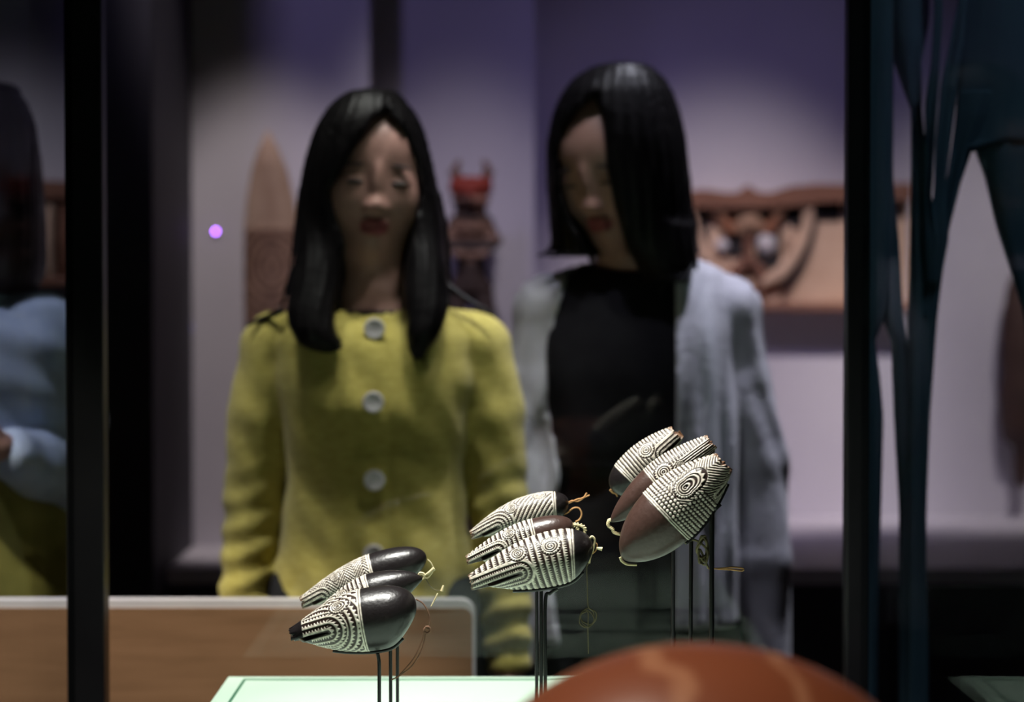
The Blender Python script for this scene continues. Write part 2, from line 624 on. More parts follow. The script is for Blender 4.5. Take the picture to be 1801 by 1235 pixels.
# low platform along the far wall: pale top on a dark base
PZ = at(900, 1000, 4.6).z
L0 = p1 + .002
pl = thing('display_platform', 'long low platform with pale lilac top and dark base under the wall carvings', 'platform', (.7, 5.0, 0))
top = [(L0, 4.6), (2.85, 4.6), (2.85, 5.598), (XB + .002, 5.598), (XB + .002, 5.138), (XA + .002, 5.138), (XA + .002, 4.998), (L0, 4.998)]
n = len(top)
V = [(x, y, PZ - .03) for x, y in top] + [(x, y, PZ) for x, y in top]
put('platform_top', V, [list(range(n - 1, -1, -1)), list(range(n, 2 * n))] + [[i, (i + 1) % n, n + (i + 1) % n, n + i] for i in range(n)], 'platform', pl, False)
V = [(x, max(y, 4.62), 0) for x, y in top] + [(x, max(y, 4.62), PZ - .03) for x, y in top]
put('platform_base', V, [list(range(n - 1, -1, -1)), list(range(n, 2 * n))] + [[i, (i + 1) % n, n + (i + 1) % n, n + i] for i in range(n)], 'dark_wall', pl, False)

# ------------------------------------------------------------------ display case
CY0, CY1, CX0, CX1 = 1.22, 3.05, at(125, 600, 3.05).x, at(1522, 600, 3.05).x
BZ, LZ = .80, 2.12
case = thing('display_case', 'tall glass display case with black metal posts and base', 'display case', ((CX0 + CX1) / 2, (CY0 + CY1) / 2, 0))
put('base', *box(CX0, CX1, CY0, CY1, 0, BZ, .004), 'frame', case, False)
put('lid', *box(CX0, CX1, CY0, CY1, LZ, LZ + .10, .004), 'frame', case, False)
wl, wr = at(190, 600, 3.05).x - CX0, CX1 - at(1483, 600, 3.05).x
for x0, x1, y0 in ((CX0, CX0 + wl, CY1 - .04), (CX1 - wr, CX1, CY1 - .04), (CX0, CX0 + .03, CY0), (CX1 - .03, CX1, CY0)):
    put('post', *box(x0, x1, y0, y0 + .04, BZ, LZ, .002), 'frame', case, False)
g = .004
put('glass_pane', *box(CX0 + wl, CX1 - wr, CY1 - .024, CY1 - .016, BZ, LZ), 'glass', case, False)
put('glass_pane', *box(CX0 + .03, CX1 - .03, CY0 + .016, CY0 + .024, BZ, LZ), 'glass', case, False)
put('glass_pane', *box(CX0 + .002, CX0 + .010, CY0 + .04, CY1 - .04, BZ, LZ), 'side_glass', case, False)
put('glass_pane', *box(CX1 - .010, CX1 - .002, CY0 + .04, CY1 - .04, BZ, LZ), 'side_glass', case, False)

# mint plinth with an inset green line
c = at(401, 1190, 2.95)
PX0, PX1, PY0, PY1, PT = c.x, .335, 1.42, 2.95, c.z
pln = thing('plinth', 'low mint green plinth with a thin dark green border line inside the case', 'plinth', ((PX0 + PX1) / 2, 2.2, BZ))
put('plinth_body', *box(PX0, PX1, PY0, PY1, BZ, PT, .002), 'mint', pln, False)
i0, lw = .021, .0035
for q in ((PX0 + i0, PX1 - i0, PY1 - i0 - lw * 2, PY1 - i0), (PX0 + i0, PX1 - i0, PY0 + i0, PY0 + i0 + lw),
          (PX0 + i0, PX0 + i0 + lw, PY0 + i0 + lw, PY1 - i0 - lw * 2), (PX1 - i0 - lw, PX1 - i0, PY0 + i0 + lw, PY1 - i0 - lw * 2)):
    put('border_line', *box(*q, PT - .0005, PT + .0006), 'green_line', pln, False)

# rounded wooden vessel at the front of the plinth, out of focus
bc = at(1232, 1138, 1.65)
hb, Rb = bc.z - PT, .178
prof = [(.07, 0), (.085, 0), (.09, .012)]
for a in np.linspace(-.75, math.pi / 2 - .02, 26):
    zc = hb - .155
    prof.append((Rb * math.cos(a) if a > 0 else Rb * math.cos(a), zc + .155 * math.sin(a)))
prof = [p for p in prof if p[1] >= 0]
prof.sort(key=lambda p: p[1])
bw = tag(put('wooden_vessel', *lathe(prof, (bc.x, bc.y, PT + .0008), 72), 'bowl', origin=(bc.x, bc.y, PT)),
         'large domed reddish-brown polished wooden vessel with pale streaks in the foreground', 'vessel')

# oak board with a white rounded edge between the case and the visitors
YB = 3.27
b0 = at(836, 1056, YB)
bd = thing('oak_board', 'wide oak-veneer panel with white rounded edge in front of the visitor in yellow', 'panel', (b0.x - .6, YB, 0))


def rounded(x0, x1, z0, z1, r):
    o = [(x0, z0), (x1, z0)]
    for a in np.linspace(0, math.pi / 2, 10):
        o.append((x1 - r + r * math.cos(a), z1 - r + r * math.sin(a)))
    for a in np.linspace(math.pi / 2, math.pi, 10):
        o.append((x0 + r + r * math.cos(a), z1 - r + r * math.sin(a)))
    return o


ew = .0105
put('white_edge', *prism(rounded(b0.x - 1.35, b0.x, 0, b0.z, .020), YB, YB + .03), 'edge', bd, False)
put('veneer_face', *prism(rounded(b0.x - 1.35 + ew, b0.x - .004, .005, b0.z - ew, .013), YB - .002, YB + .002), 'board', bd, False)

# ------------------------------------------------------------------ dark navy shapes built as hanging strips right of the case
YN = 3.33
nc = thing('navy_strips', 'dark navy shapes hanging in long split strips beside the right post', 'cloth', (at(1660, 600, YN).x, YN, 0))
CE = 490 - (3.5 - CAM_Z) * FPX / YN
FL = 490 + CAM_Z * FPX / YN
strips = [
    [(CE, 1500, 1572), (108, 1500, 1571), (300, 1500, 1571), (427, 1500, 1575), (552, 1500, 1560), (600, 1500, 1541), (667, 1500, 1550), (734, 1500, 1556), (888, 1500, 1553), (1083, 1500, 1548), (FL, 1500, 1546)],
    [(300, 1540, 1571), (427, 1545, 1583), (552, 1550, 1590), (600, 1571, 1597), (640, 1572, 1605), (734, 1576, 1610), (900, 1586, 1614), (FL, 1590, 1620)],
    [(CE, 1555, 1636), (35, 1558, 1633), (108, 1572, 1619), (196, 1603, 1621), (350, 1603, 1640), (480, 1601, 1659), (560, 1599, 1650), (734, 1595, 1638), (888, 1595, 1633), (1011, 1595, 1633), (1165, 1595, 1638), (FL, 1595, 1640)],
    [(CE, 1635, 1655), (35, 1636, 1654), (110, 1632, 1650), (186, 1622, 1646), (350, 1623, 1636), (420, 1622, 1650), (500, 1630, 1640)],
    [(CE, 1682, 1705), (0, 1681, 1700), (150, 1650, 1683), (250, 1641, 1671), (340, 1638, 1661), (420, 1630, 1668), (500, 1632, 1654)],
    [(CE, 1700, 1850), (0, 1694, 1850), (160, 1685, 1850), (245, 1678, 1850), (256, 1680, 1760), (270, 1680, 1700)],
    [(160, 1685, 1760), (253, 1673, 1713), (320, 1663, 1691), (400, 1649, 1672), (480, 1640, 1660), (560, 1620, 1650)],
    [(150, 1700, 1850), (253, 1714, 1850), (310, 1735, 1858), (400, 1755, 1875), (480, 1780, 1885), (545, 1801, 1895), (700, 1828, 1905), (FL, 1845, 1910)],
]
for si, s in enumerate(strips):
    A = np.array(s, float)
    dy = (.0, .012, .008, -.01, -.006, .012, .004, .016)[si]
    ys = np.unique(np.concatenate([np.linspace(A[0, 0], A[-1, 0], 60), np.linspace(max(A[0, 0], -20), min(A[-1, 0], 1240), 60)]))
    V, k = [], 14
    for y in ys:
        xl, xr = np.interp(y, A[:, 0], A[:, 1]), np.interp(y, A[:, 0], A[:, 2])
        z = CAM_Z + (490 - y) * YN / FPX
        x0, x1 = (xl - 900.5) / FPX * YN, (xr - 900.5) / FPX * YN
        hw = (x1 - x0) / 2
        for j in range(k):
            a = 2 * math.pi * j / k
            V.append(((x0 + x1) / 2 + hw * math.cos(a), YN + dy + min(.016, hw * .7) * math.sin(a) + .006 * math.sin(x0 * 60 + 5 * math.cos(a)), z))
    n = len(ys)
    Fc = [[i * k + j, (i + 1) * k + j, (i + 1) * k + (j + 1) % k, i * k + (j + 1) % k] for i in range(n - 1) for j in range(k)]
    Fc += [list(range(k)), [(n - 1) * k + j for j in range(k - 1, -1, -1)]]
    put('navy_strip', V, Fc, 'navy', nc)

# ------------------------------------------------------------------ nine carved shells on stands
def sstep(a, b, x):
    t = np.clip((x - a) / (b - a), 0, 1)
    return t * t * (3 - 2 * t)


def band(d, p, duty=.42, soft=.10):
    f = np.mod(d / p, 1)
    return sstep(0, soft, f) * (1 - sstep(duty, duty + soft, f))


def teeth(d, tg, p, tp, duty=.25):
    """white line, then a row of white triangular teeth on dark"""
    f = np.mod(d / p, 1)
    line = sstep(0, .07, f) * (1 - sstep(duty, duty + .07, f))
    tri = np.abs(np.mod(tg / tp, 1) - .5) * 2
    g = (f - duty) / (1 - duty)
    th = (1 - sstep(tri * .66 - .10, tri * .66 + .02, g)) * (f >= duty)
    return np.maximum(line, th)


def beads(d, tg, p, tp):
    f, q = np.mod(d / p, 1) - .5, np.mod(tg / tp, 1) - .5
    return 1 - sstep(.30, .42, np.sqrt(f * f + q * q * .8))


WHITE, BROWN, BLACK = np.array((.78, .73, .63)), np.array((.024, .013, .0105)), np.array((.010, .008, .0085))


def carving(label, pm, pd, Y, dia_px, m=30, h0=-4, r0=.30, tm=.55, a=.9, p=2.3, q=.5, bend=.0, roll=.3, jaw=6, dY=(0, 0),
            hw0=2.6, skew=.45, dark=BLACK, ground=BROWN, sb=None, rest=None, eyes=(), p1=6.5, tp=3.2, lim=24, nose=0, depth=1.0, style='teeth', relief=.0007):
    P0, P1 = np.array(at(*pm, Y + dY[0])), np.array(at(*pd, Y + dY[1]))
    L = np.linalg.norm(P1 - P0)
    e = (P1 - P0) / L
    up = np.array((0, -.1, 1.))
    view = np.array((0, -1., 0))
    u = np.cross(view, e)
    if u[2] < 0:
        u = -u
    u /= np.linalg.norm(u)
    f = np.cross(e, u)
    if f[1] > 0:
        f = -f
    R = dia_px * Y / FPX / 2
    t = np.concatenate([np.linspace(0, .9, 235), 1 - .1 * (1 - np.linspace(0, 1, 26)[1:]) ** 2])
    th = np.concatenate([np.linspace(-1.95, 1.95, 241), np.linspace(1.95, 2 * math.pi - 1.95, 44)[1:-1]])
    r = np.where(t < tm, R * (r0 + (1 - r0) * np.sin(np.pi / 2 * np.clip(t / tm, 0, 1)) ** a),
                 R * np.clip(1 - np.clip((t - tm) / (1 - tm), 0, 1) ** p, 0, 1) ** q)
    T, TH = np.meshgrid(t, th, indexing='ij')
    RR = np.repeat(r[:, None], len(th), 1)
    ph = np.mod(TH - roll + math.pi, 2 * math.pi) - math.pi
    ph = np.where(ph > math.pi / 2, math.pi - ph, np.where(ph < -math.pi / 2, -math.pi - ph, ph))
    S, H = T * L * 1000, ph * np.maximum(RR, R * .25) * 1000
    Lm = L * 1000
    sb = Lm * .62 if sb is None else sb * Lm
    # ---- pattern
    dm = np.sqrt(np.maximum(S - m, 0) ** 2 + (H - h0) ** 2)
    tm_ = np.where(S < m, S, m + np.arctan2(H - h0, np.maximum(S - m, .01)) * np.maximum(dm, 3) * .8)
    fn = beads if style == 'beads' else teeth
    c1 = teeth(dm - 2.2, tm_, p1, tp)
    if style == 'fine':
        c1 = np.maximum(band(dm - 2.2, p1 * .6, .45), 0)
    c = rest(S, H, Lm) if rest else teeth(S, H, p1, tp)
    ef = np.full(S.shape, 1e3)
    for es, eh, er, kind in eyes:
        ef = np.minimum(ef, np.hypot(S - es, H - eh) - er)
    c = np.where(dm < lim, c1, c)
    c = np.maximum(c, 1 - sstep(.5, 1.0, np.abs(dm - lim)))
    for es, eh, er, kind in eyes:
        dx, dh = S - es, H - eh
        d = np.hypot(dx, dh * 1.1)
        if kind in ('drop', 'back_drop'):
            an = np.arctan2(dh, dx)
            d = d / (1 + (.55 * np.maximum(np.cos(an - .5), 0) ** 3 if kind == 'drop' else 1.1 * np.maximum(-np.cos(an), 0) ** 4))
        an = np.arctan2(dh, dx)
        dd = d + (an / (2 * math.pi) * min(er * .34, 2.7) if kind == 'spiral' else 0)
        pr = min(er * .34, 2.7)
        ring = band(dd + pr * .3, pr, .42, .12)
        c = np.where(d < er, ring, c)
        hp = min(er * .5, 4)
        halo = teeth((d - er) + .3, an * er, hp, 2.4)
        c = np.where((d >= er) & (d < er + hp), halo, c)
    cm = (1 - sstep(sb - .4, sb + .2, S)) * sstep(nose - .3, nose + .4, S)
    edge = np.maximum(1 - sstep(.5, .9, np.abs(S - sb + 1.2)), 1 - sstep(.5, .9, np.abs(S - sb + 3.4)))
    c = np.maximum(c * (S < sb - 4.2), edge) * cm
    # ---- mouth
    mw = hw0 * np.clip(1 - S / m, 0, 1) ** .5 + 1e-6
    notch = (1 - sstep(.55, 1.0, np.abs(H - h0) / mw)) * (S < m) * np.clip((m - S) / 6, 0, 1)
    c = c * (1 - .9 * (notch > .25))
    wear = .82 + .18 * np.sin(S * .9 + 2 * np.sin(H * .35)) * np.sin(H * .7 + S * .23)
    c = np.clip(c * wear, 0, 1)
    rr = RR * (1 - .86 * notch) + (c - .3) * cm * relief
    Ax = T * L + jaw * .001 * np.clip(1 - T / .4, 0, 1) ** 1.5 * sstep(-.5, .5, h0 - H)
    Ax = Ax + skew * RR * np.sin(TH) * np.clip((T - .5) / .5, 0, 1) ** 2 * 1.0
    rag = np.sin(TH * 5 + 1) * .0016 + np.sin(TH * 11) * .0009
    Ax = Ax + rag * np.clip(1 - T / .06, 0, 1)
    cu = bend * R * 4 * T * (1 - T)
    X = P0 + Ax[..., None] * e + (rr * np.cos(TH) * depth)[..., None] * f + (rr * np.sin(TH) + cu)[..., None] * u
    base = np.where((cm > .5)[..., None], ground, dark)
    C = base * (1 - c[..., None]) + WHITE * c[..., None]
    tipm = np.clip(1 - S / 3.0, 0, 1)[..., None] * (nose == 0)
    C = C * (1 - tipm * .8) + np.array((.20, .10, .05)) * tipm * .8
    nt, nh = T.shape
    V = X.reshape(-1, 3)
    I = np.arange(nt * nh).reshape(nt, nh)
    J = np.roll(I, -1, 1)
    Q = np.stack([I[:-1], J[:-1], J[1:], I[1:]], -1).reshape(-1, 4)
    # blunt end cap: shrink rings towards the axis
    capV, capC, capQ, prev = [], [], [], I[0]
    off = len(V)
    for fq in (.7, .35, .02):
        ring = P0 + e * (.0015 * (1 - fq)) + (X[0] - P0) * fq
        capV.append(ring)
        capC.append(np.tile(np.array((.10, .05, .03)), (nh, 1)))
        cur = np.arange(off, off + nh)
        capQ.append(np.stack([np.roll(prev, -1), prev, cur, np.roll(cur, -1)], -1))
        prev = cur
        off += nh
    V = np.vstack([V] + capV)
    C = np.vstack([C.reshape(-1, 3)] + capC)
    Q = np.vstack([Q] + capQ)
    if np.dot(np.cross(e, u), f) > 0:
        Q = Q[:, ::-1]
    root = thing('carved_shell', label, 'carving', tuple(P0 * .4 + P1 * .6), 'carved shells in the case')
    put('shell_body', V, Q, 'carving', root, C=C)
    root['ax'] = [float(L)]

    def bottom(tt, extra=.0018):
        k = np.interp(tt, t, r)
        return P0 + e * (tt * L - skew * k * max(0, (tt - .5) / .5) ** 2) + u * (bend * R * 4 * tt * (1 - tt)) - u * (k + extra)
    return root, bottom, (P0, P1, e, u, f, R)


def stand(label, bottom, xpx, Y, t0, t1, ts, rod=.0019, low=1225):
    X = at(xpx, low, Y).x
    root = thing('display_stand', label, 'stand', (X, Y, PT), 'black stands under the carved shells')
    pts = [bottom(t) for t in np.linspace(t0, t1, 9)]
    put('cradle', *tube(pts, .0017, 40, 8), 'rod', root)
    s = bottom(ts, .0035)
    z1 = s[2] - .014
    put('rod', *tube([(X, Y, PT), (X, Y, (PT + z1) / 2), (X, Y, z1), ((X * .6 + s[0] * .4), Y * .6 + s[1] * .4, s[2] - .005), tuple(s)], rod, 40, 8), 'rod', root)
    put('foot', *lathe([(.0065, 0), (.0065, .002), (.004, .003)], (X, Y, PT), 16), 'rod', root)


def cord(root, pts, Y, r, m, name='cord', n=48, dy=None, ply=False):
    P = [np.array(at(px, py, Y + (dy[i] if dy else 0))) for i, (px, py) in enumerate(pts)]
    if not ply:
        return put(name, *tube(P, r, n, 6), m, root)
    C = crom(P, n * 2)
    parts = []
    for ph in (0, math.pi):
        Q = [c + .8 * r * np.array((math.cos(i * .55 + ph), math.sin(i * .55 + ph) * .6, math.sin(i * .55 + ph))) for i, c in enumerate(C)]
        parts.append(tube(Q, r * .75, len(Q), 6, False))
    return put(name, *join(parts), m, root)


# --- rest-of-surface patterns
def r_ring(p, tp):
    return lambda S, H, L: teeth(S + .05 * H, H, p, tp)


def r_chev(p, tp, c0=0, al=.9):
    def fn(S, H, L):
        hh = np.abs(H - c0)
        return teeth(S * math.cos(al) + hh * math.sin(al), S * math.sin(al) - hh * math.cos(al), p, tp)
    return fn


def r_diag(p, tp, al):
    return lambda S, H, L: teeth(S * math.cos(al) + H * math.sin(al), -S * math.sin(al) + H * math.cos(al), p, tp)


def r_zig(p, tp, w=16):
    def fn(S, H, L):
        z = np.abs(np.mod(S / w, 1) - .5) * w * 1.3
        return teeth(H + z, S, p, tp)
    return fn


def r_arc(s0, h0, p, tp):
    def fn(S, H, L):
        d = np.hypot(S - s0, H - h0)
        return teeth(d, np.arctan2(H - h0, S - s0) * 26, p, tp)
    return fn


def r_dots(sd):
    def fn(S, H, L):
        fine = band(S * .75 + np.abs(H - 4) * .66, 2.7, .5)
        dots = beads(S + 0 * H, H + 2.1 * np.mod(np.floor(S / 4.3), 2), 4.3, 4.2)
        low = band(S * .5 - H * .87, 2.8, .45)
        return np.where((S > sd) | (H > 19) | ((H < -9) & (S > 34)), dots, np.where(H < -15, low, fine))
    return fn


YF, YM, YK = 2.52, 2.60, 2.68
# left group: mouths low on the left, glossy black ends up on the right
A3, bA3, _ = carving('slender carved shell with fine zigzag bands, hindmost of the left group', (532, 1060), (750, 986), YK, 72, m=22, h0=-9, r0=.30, tm=.66, a=1.1, p=2.4, q=.55,
                     bend=.22, roll=.35, sb=.60, rest=r_zig(4.2, 1.9, 22), eyes=((44, 8, 4.6, 'ring'),), p1=4.6, tp=1.9, lim=12, jaw=8, skew=.6)
A2, bA2, _ = carving('middle carved shell of the left group, its pointed black end tied with straw', (545, 1098), (744, 1018), YM, 78, m=26, r0=.24, tm=.58, a=1.1, p=1.6, q=.8,
                     bend=.15, roll=.3, sb=.58, rest=r_ring(5, 2.2), eyes=((44, 12, 5, 'ring'),), p1=5, tp=2.2, jaw=8, skew=.6)
A1, bA1, gA1 = carving('plump carved shell with rounded black half, nearest of the left group', (513, 1119), (731, 1080), YF, 112, m=40, h0=-8, r0=.27, tm=.66, a=1.12, p=3.0, q=.6,
                       bend=.10, roll=.22, sb=.60, rest=r_arc(30, -8, 6.8, 3.2), eyes=((53, 17, 6.6, 'drop'),), p1=6.6, tp=3.4, lim=21, nose=13, jaw=12, hw0=2.2, skew=.5)
# middle group
B3, bB3, _ = carving('pale carved shell with an orange cord, hindmost of the middle group', (830, 941), (1000, 888), YK, 60, m=30, h0=-8, r0=.26, tm=.64, a=1.05, p=3.0, q=.5,
                     bend=.26, roll=.35, sb=.88, rest=r_diag(4.2, 1.9, -.7), eyes=((50, 7, 5.4, 'ring'), (82, 14, 4.8, 'spiral')), p1=4.0, tp=2.0, lim=20, jaw=7, hw0=2.0)
B2, bB2, _ = carving('brown-ended carved shell with a twisted cord loop, middle of the middle group', (823, 985), (1009, 931), YM, 66, m=34, h0=-7, r0=.24, tm=.64, a=1.05, p=2.8, q=.5,
                     bend=.18, roll=.4, sb=.66, dark=BROWN * 1.9, rest=r_ring(5.2, 2.2), eyes=((50, 7, 5.4, 'ring'),), p1=5.0, tp=2.2, lim=11, jaw=12, hw0=2.0)
B1, bB1, gB1 = carving('large carved shell with spiral eye and long open mouth, nearest of the middle group', (829, 1024), (1043, 968), YF, 96, m=52, h0=-12, r0=.29, tm=.68, a=1.08, p=2.6, q=.6,
                       bend=.10, roll=.3, sb=.85, rest=r_ring(6.6, 2.6), eyes=((54, 10, 7.0, 'ring'), (88, 8, 7.6, 'spiral')), p1=5.2, tp=2.4, lim=15, jaw=14, hw0=2.2)
# right group: mouths high on the right, dark ends low on the left
C3, bC3, _ = carving('small carved shell with concentric eye, hindmost of the right group', (1188, 762), (1080, 866), YK, 68, m=24, h0=-10, r0=.42, tm=.58, p=3.0, q=.5,
                     bend=.05, roll=.15, sb=.78, rest=r_ring(3.9, 1.7), eyes=((36, 7, 7.0, 'ring'),), p1=4.2, tp=1.8, lim=13, jaw=-4, skew=.1)
C2, bC2, _ = carving('long brown carved shell with double eye rings, middle of the right group', (1250, 778), (1074, 918), YM, 70, m=42, h0=-14, r0=.42, tm=.48, p=1.7, q=.72,
                     bend=.06, roll=.15, sb=.55, dark=BROWN * 2.2, rest=r_ring(3.8, 1.8), eyes=((40, 0, 3.6, 'ring'), (59, 4, 8.0, 'ring')), p1=4.2, tp=1.9, lim=18, jaw=-3, style='fine', skew=.1)
C1, bC1, gC1 = carving('biggest brown carved shell with beaded rows and teardrop eye, nearest of the right group', (1272, 814), (1096, 984), YF, 114, m=26, h0=-26, r0=.36, tm=.52, p=2.1, q=.64,
                       bend=.04, roll=.2, sb=.57, dark=BROWN * 2.2, rest=r_dots(60), relief=.0014, eyes=((46, 5, 9.5, 'back_drop'),), p1=4.6, tp=2.0, lim=5, jaw=0, hw0=2, skew=.1)

stand('black stand with bent rod under the nearest left shell', bA1, 667, YF, .30, .93, .66, low=1200)
stand('straight black stand under the middle shell of the left group', bA2, 687, YM, .25, .8, .72, low=1200)
stand('straight black stand under the hindmost left shell', bA3, 699, YK, .25, .8, .78, low=1200)
stand('black stand with curved rod under the nearest middle shell', bB1, 959, YF, .30, .93, .66, low=1150)
stand('straight black stand under the centre shell of the middle group', bB2, 952, YM, .25, .8, .7, low=1150)
stand('straight black stand under the hindmost middle shell', bB3, 944, YK, .25, .8, .7, low=1150)
stand('thick black stand under the biggest beaded shell', bC1, 1252, YF, .08, .6, .22, .0026, low=1050)
stand('black stand under the long brown shell of the right group', bC2, 1215, YM, .2, .6, .42, .0022, low=1050)
stand('black stand under the hindmost right shell', bC3, 1184, YK, .2, .7, .3, .0022, low=1050)

# cords tied to the shells
cord(A1, [(731, 1054), (744, 1062), (754, 1080), (756, 1098), (752, 1108)], YF, .0008, 'cord_brown')
cord(A1, [(748, 1103), (754, 1103), (757, 1109), (752, 1114), (746, 1111), (748, 1105), (755, 1107)], YF, .0013, 'cord_brown', 'knot')
cord(A1, [(749, 1112), (742, 1142), (724, 1172), (700, 1190), (688, 1196)], YF, .0008, 'cord_brown')
cord(A1, [(746, 1112), (740, 1132), (728, 1158), (708, 1182), (698, 1192)], YF, .0008, 'cord_brown')
cord(A2, [(735, 1016), (738, 1008), (746, 1010), (744, 1018), (736, 1016), (740, 1010), (748, 1014)], YM, .0012, 'cord_straw', 'knot')
cord(A2, [(744, 1014), (754, 1008), (764, 1000)], YM, (.0010, .0024), 'cord_straw', 'straw_end')
cord(A2, [(744, 1014), (752, 1016), (760, 1006)], YM, (.0009, .0016), 'cord_straw', 'straw_end')
cord(A2, [(748, 1016), (756, 1030), (766, 1038), (778, 1038)], YM, .0005, 'cord_olive', 'thread')
cord(A2, [(777, 1040), (780, 1030)], YM, (.0020, .0012), 'cord_straw', 'straw_end')
cord(A2, [(770, 1044), (764, 1056), (758, 1067)], YM, (.0010, .0006), 'cord_straw', 'straw_end')
cord(A3, [(752, 984), (758, 990), (762, 998)], YK, .0006, 'cord_straw', 'thread')
cord(B3, [(994, 888), (1003, 884), (1014, 879), (1025, 876), (1037, 871)], YK, .0009, 'cord_orange')
cord(B3, [(996, 886), (1006, 881), (1016, 882), (1026, 876), (1032, 867)], YK, .0009, 'cord_orange')
cord(B3, [(985, 908), (998, 902), (1008, 894), (1018, 894), (1023, 904), (1019, 914), (1012, 918)], YK, .0009, 'cord_orange')
cord(B2, [(1005, 923), (1014, 922), (1026, 926), (1029, 934), (1022, 944), (1012, 945), (1010, 938), (1016, 930), (1010, 924)], YM, .0014, 'cord_straw', ply=True)
cord(B1, [(1036, 950), (1041, 944), (1046, 950), (1043, 966), (1038, 980), (1036, 991)], YF, .0013, 'cord_straw')
cord(B1, [(1044, 952), (1050, 958), (1048, 968), (1042, 974)], YF, .0008, 'cord_orange')
cord(B1, [(1049, 964), (1059, 966)], YF, (.0012, .0022), 'cord_straw', 'straw_end')
sp = [(1032, 1000), (1033, 1030), (1034, 1062)]
for i in range(26):
    a = i * .75 - 1.3
    rr = 17 - .25 * i + 2 * math.sin(i * 1.7)
    sp.append((1033 + rr * math.cos(a) * .95, 1087 + rr * math.sin(a)))
sp += [(1034, 1108), (1035, 1150)]
cord(B1, [(1038, 985), (1034, 993)] + sp, YF, .0006, 'cord_olive', 'thread', n=220, dy=[.004 * math.sin(i) for i in range(len(sp) + 2)])
cord(C3, [(1086, 874), (1083, 868), (1078, 866), (1073, 861)], YK, (.0010, .0018), 'cord_orange')
cord(C2, [(1077, 914), (1071, 916), (1070, 924), (1077, 930), (1080, 936), (1088, 939), (1095, 939)], YM, .0013, 'cord_straw', ply=True)
cord(C1, [(1091, 980), (1094, 987), (1104, 993), (1120, 994)], YF, (.0018, .0012), 'cord_straw', 'cord_end')
cq = []
for i in range(22):
    a = i * 1.05
    cq.append((1236 + (8 + 3 * math.sin(i * 2.3)) * math.cos(a), 968 + (20 + 8 * math.sin(i * 1.3)) * math.sin(a)))
cord(C1, [(1205, 956), (1222, 950)] + cq + [(1246, 1000)], YF, .0013, 'cord_olive', 'cord_bundle', n=200, dy=[.012 + .004 * math.sin(i * 1.9) for i in range(25)])
cord(C1, [(1246, 1000), (1265, 1000), (1290, 998), (1306, 1000), (1305, 1004), (1285, 1002), (1262, 1001)], YF, .0010, 'cord_orange', dy=[.012] * 7)

# ------------------------------------------------------------------ people
SKIN, LIP = np.array((.44, .245, .205)), np.array((.34, .080, .085))


def rot(yaw, pitch, roll):
    """yaw: face turns to image right; pitch: bows down; roll: tilts to image right"""
    y = Matrix.Rotation(math.radians(yaw), 3, 'Z')
    p = Matrix.Rotation(math.radians(pitch), 3, 'X')
    r = Matrix.Rotation(math.radians(roll), 3, 'Y')
    return np.array(y @ r @ p)


def head(F, Hc, R):
    e = lambda c, r, k=.012, op='u': F.ell(c, r, k, op, R, Hc)
    e((0, .020, .036), (.072, .092, .084), .01)
    e((0, -.030, .035), (.060, .054, .048), .03)
    e((0, -.026, -.030), (.061, .060, .082), .03)
    e((0, -.052, -.092), (.025, .026, .022), .03)
    for s in (-1, 1):
        e((s * .036, -.054, -.030), (.026, .026, .028), .035)
        e((s * .032, -.103, .001), (.017, .015, .010), .012, 's')
        e((s * .032, -.0745, -.003), (.017, .0125, .0105), .005)
        e((s * .0105, -.0915, -.040), (.0070, .009, .0060), .008)
        e((s * .074, .016, -.008), (.007, .017, .030), .006)
    e((0, -.088, -.006), (.0075, .012, .030), .014)
    e((0, -.0955, -.035), (.0090, .0105, .0080), .014)
    e((0, -.088, -.0615), (.021, .009, .0062), .004)
    e((0, -.087, -.0735), (.018, .009, .0072), .004)
    e((0, -.098, -.0672), (.024, .008, .0016), .003, 's')


def hand(F, wrist, side, curl=.35, up=None):
    """relaxed hanging hand: palm, four curled fingers, thumb towards the front"""
    w = np.array(wrist)
    pc = w + np.array((0, -.008, -.045))
    F.cap(w + (0, 0, .02), w + (0, -.004, -.02), .021, .022, .012)
    F.ell(pc, (.013, .037, .045), .012)
    ln = (.066, .076, .072, .056)
    for i in range(4):
        a = pc + np.array((0, -.028 + .0185 * i, -.034))
        s = -side
        b = a + np.array((s * .004, -.002, -ln[i] * .45))
        c = b + np.array((s * .014 * (1 + curl), 0, -ln[i] * .32))
        d = c + np.array((s * .016 * (1 + curl), .002, -ln[i] * .2))
        F.chain([a, b, c, d], [.0088, .0083, .0078, .0068], .003)
    a = w + np.array((0, -.030, -.022))
    F.chain([w + (0, -.012, -.015), a, a + (-side * .008, -.014, -.026), a + (-side * .014, -.014, -.050)], [.014, .0115, .0098, .0080], .006)


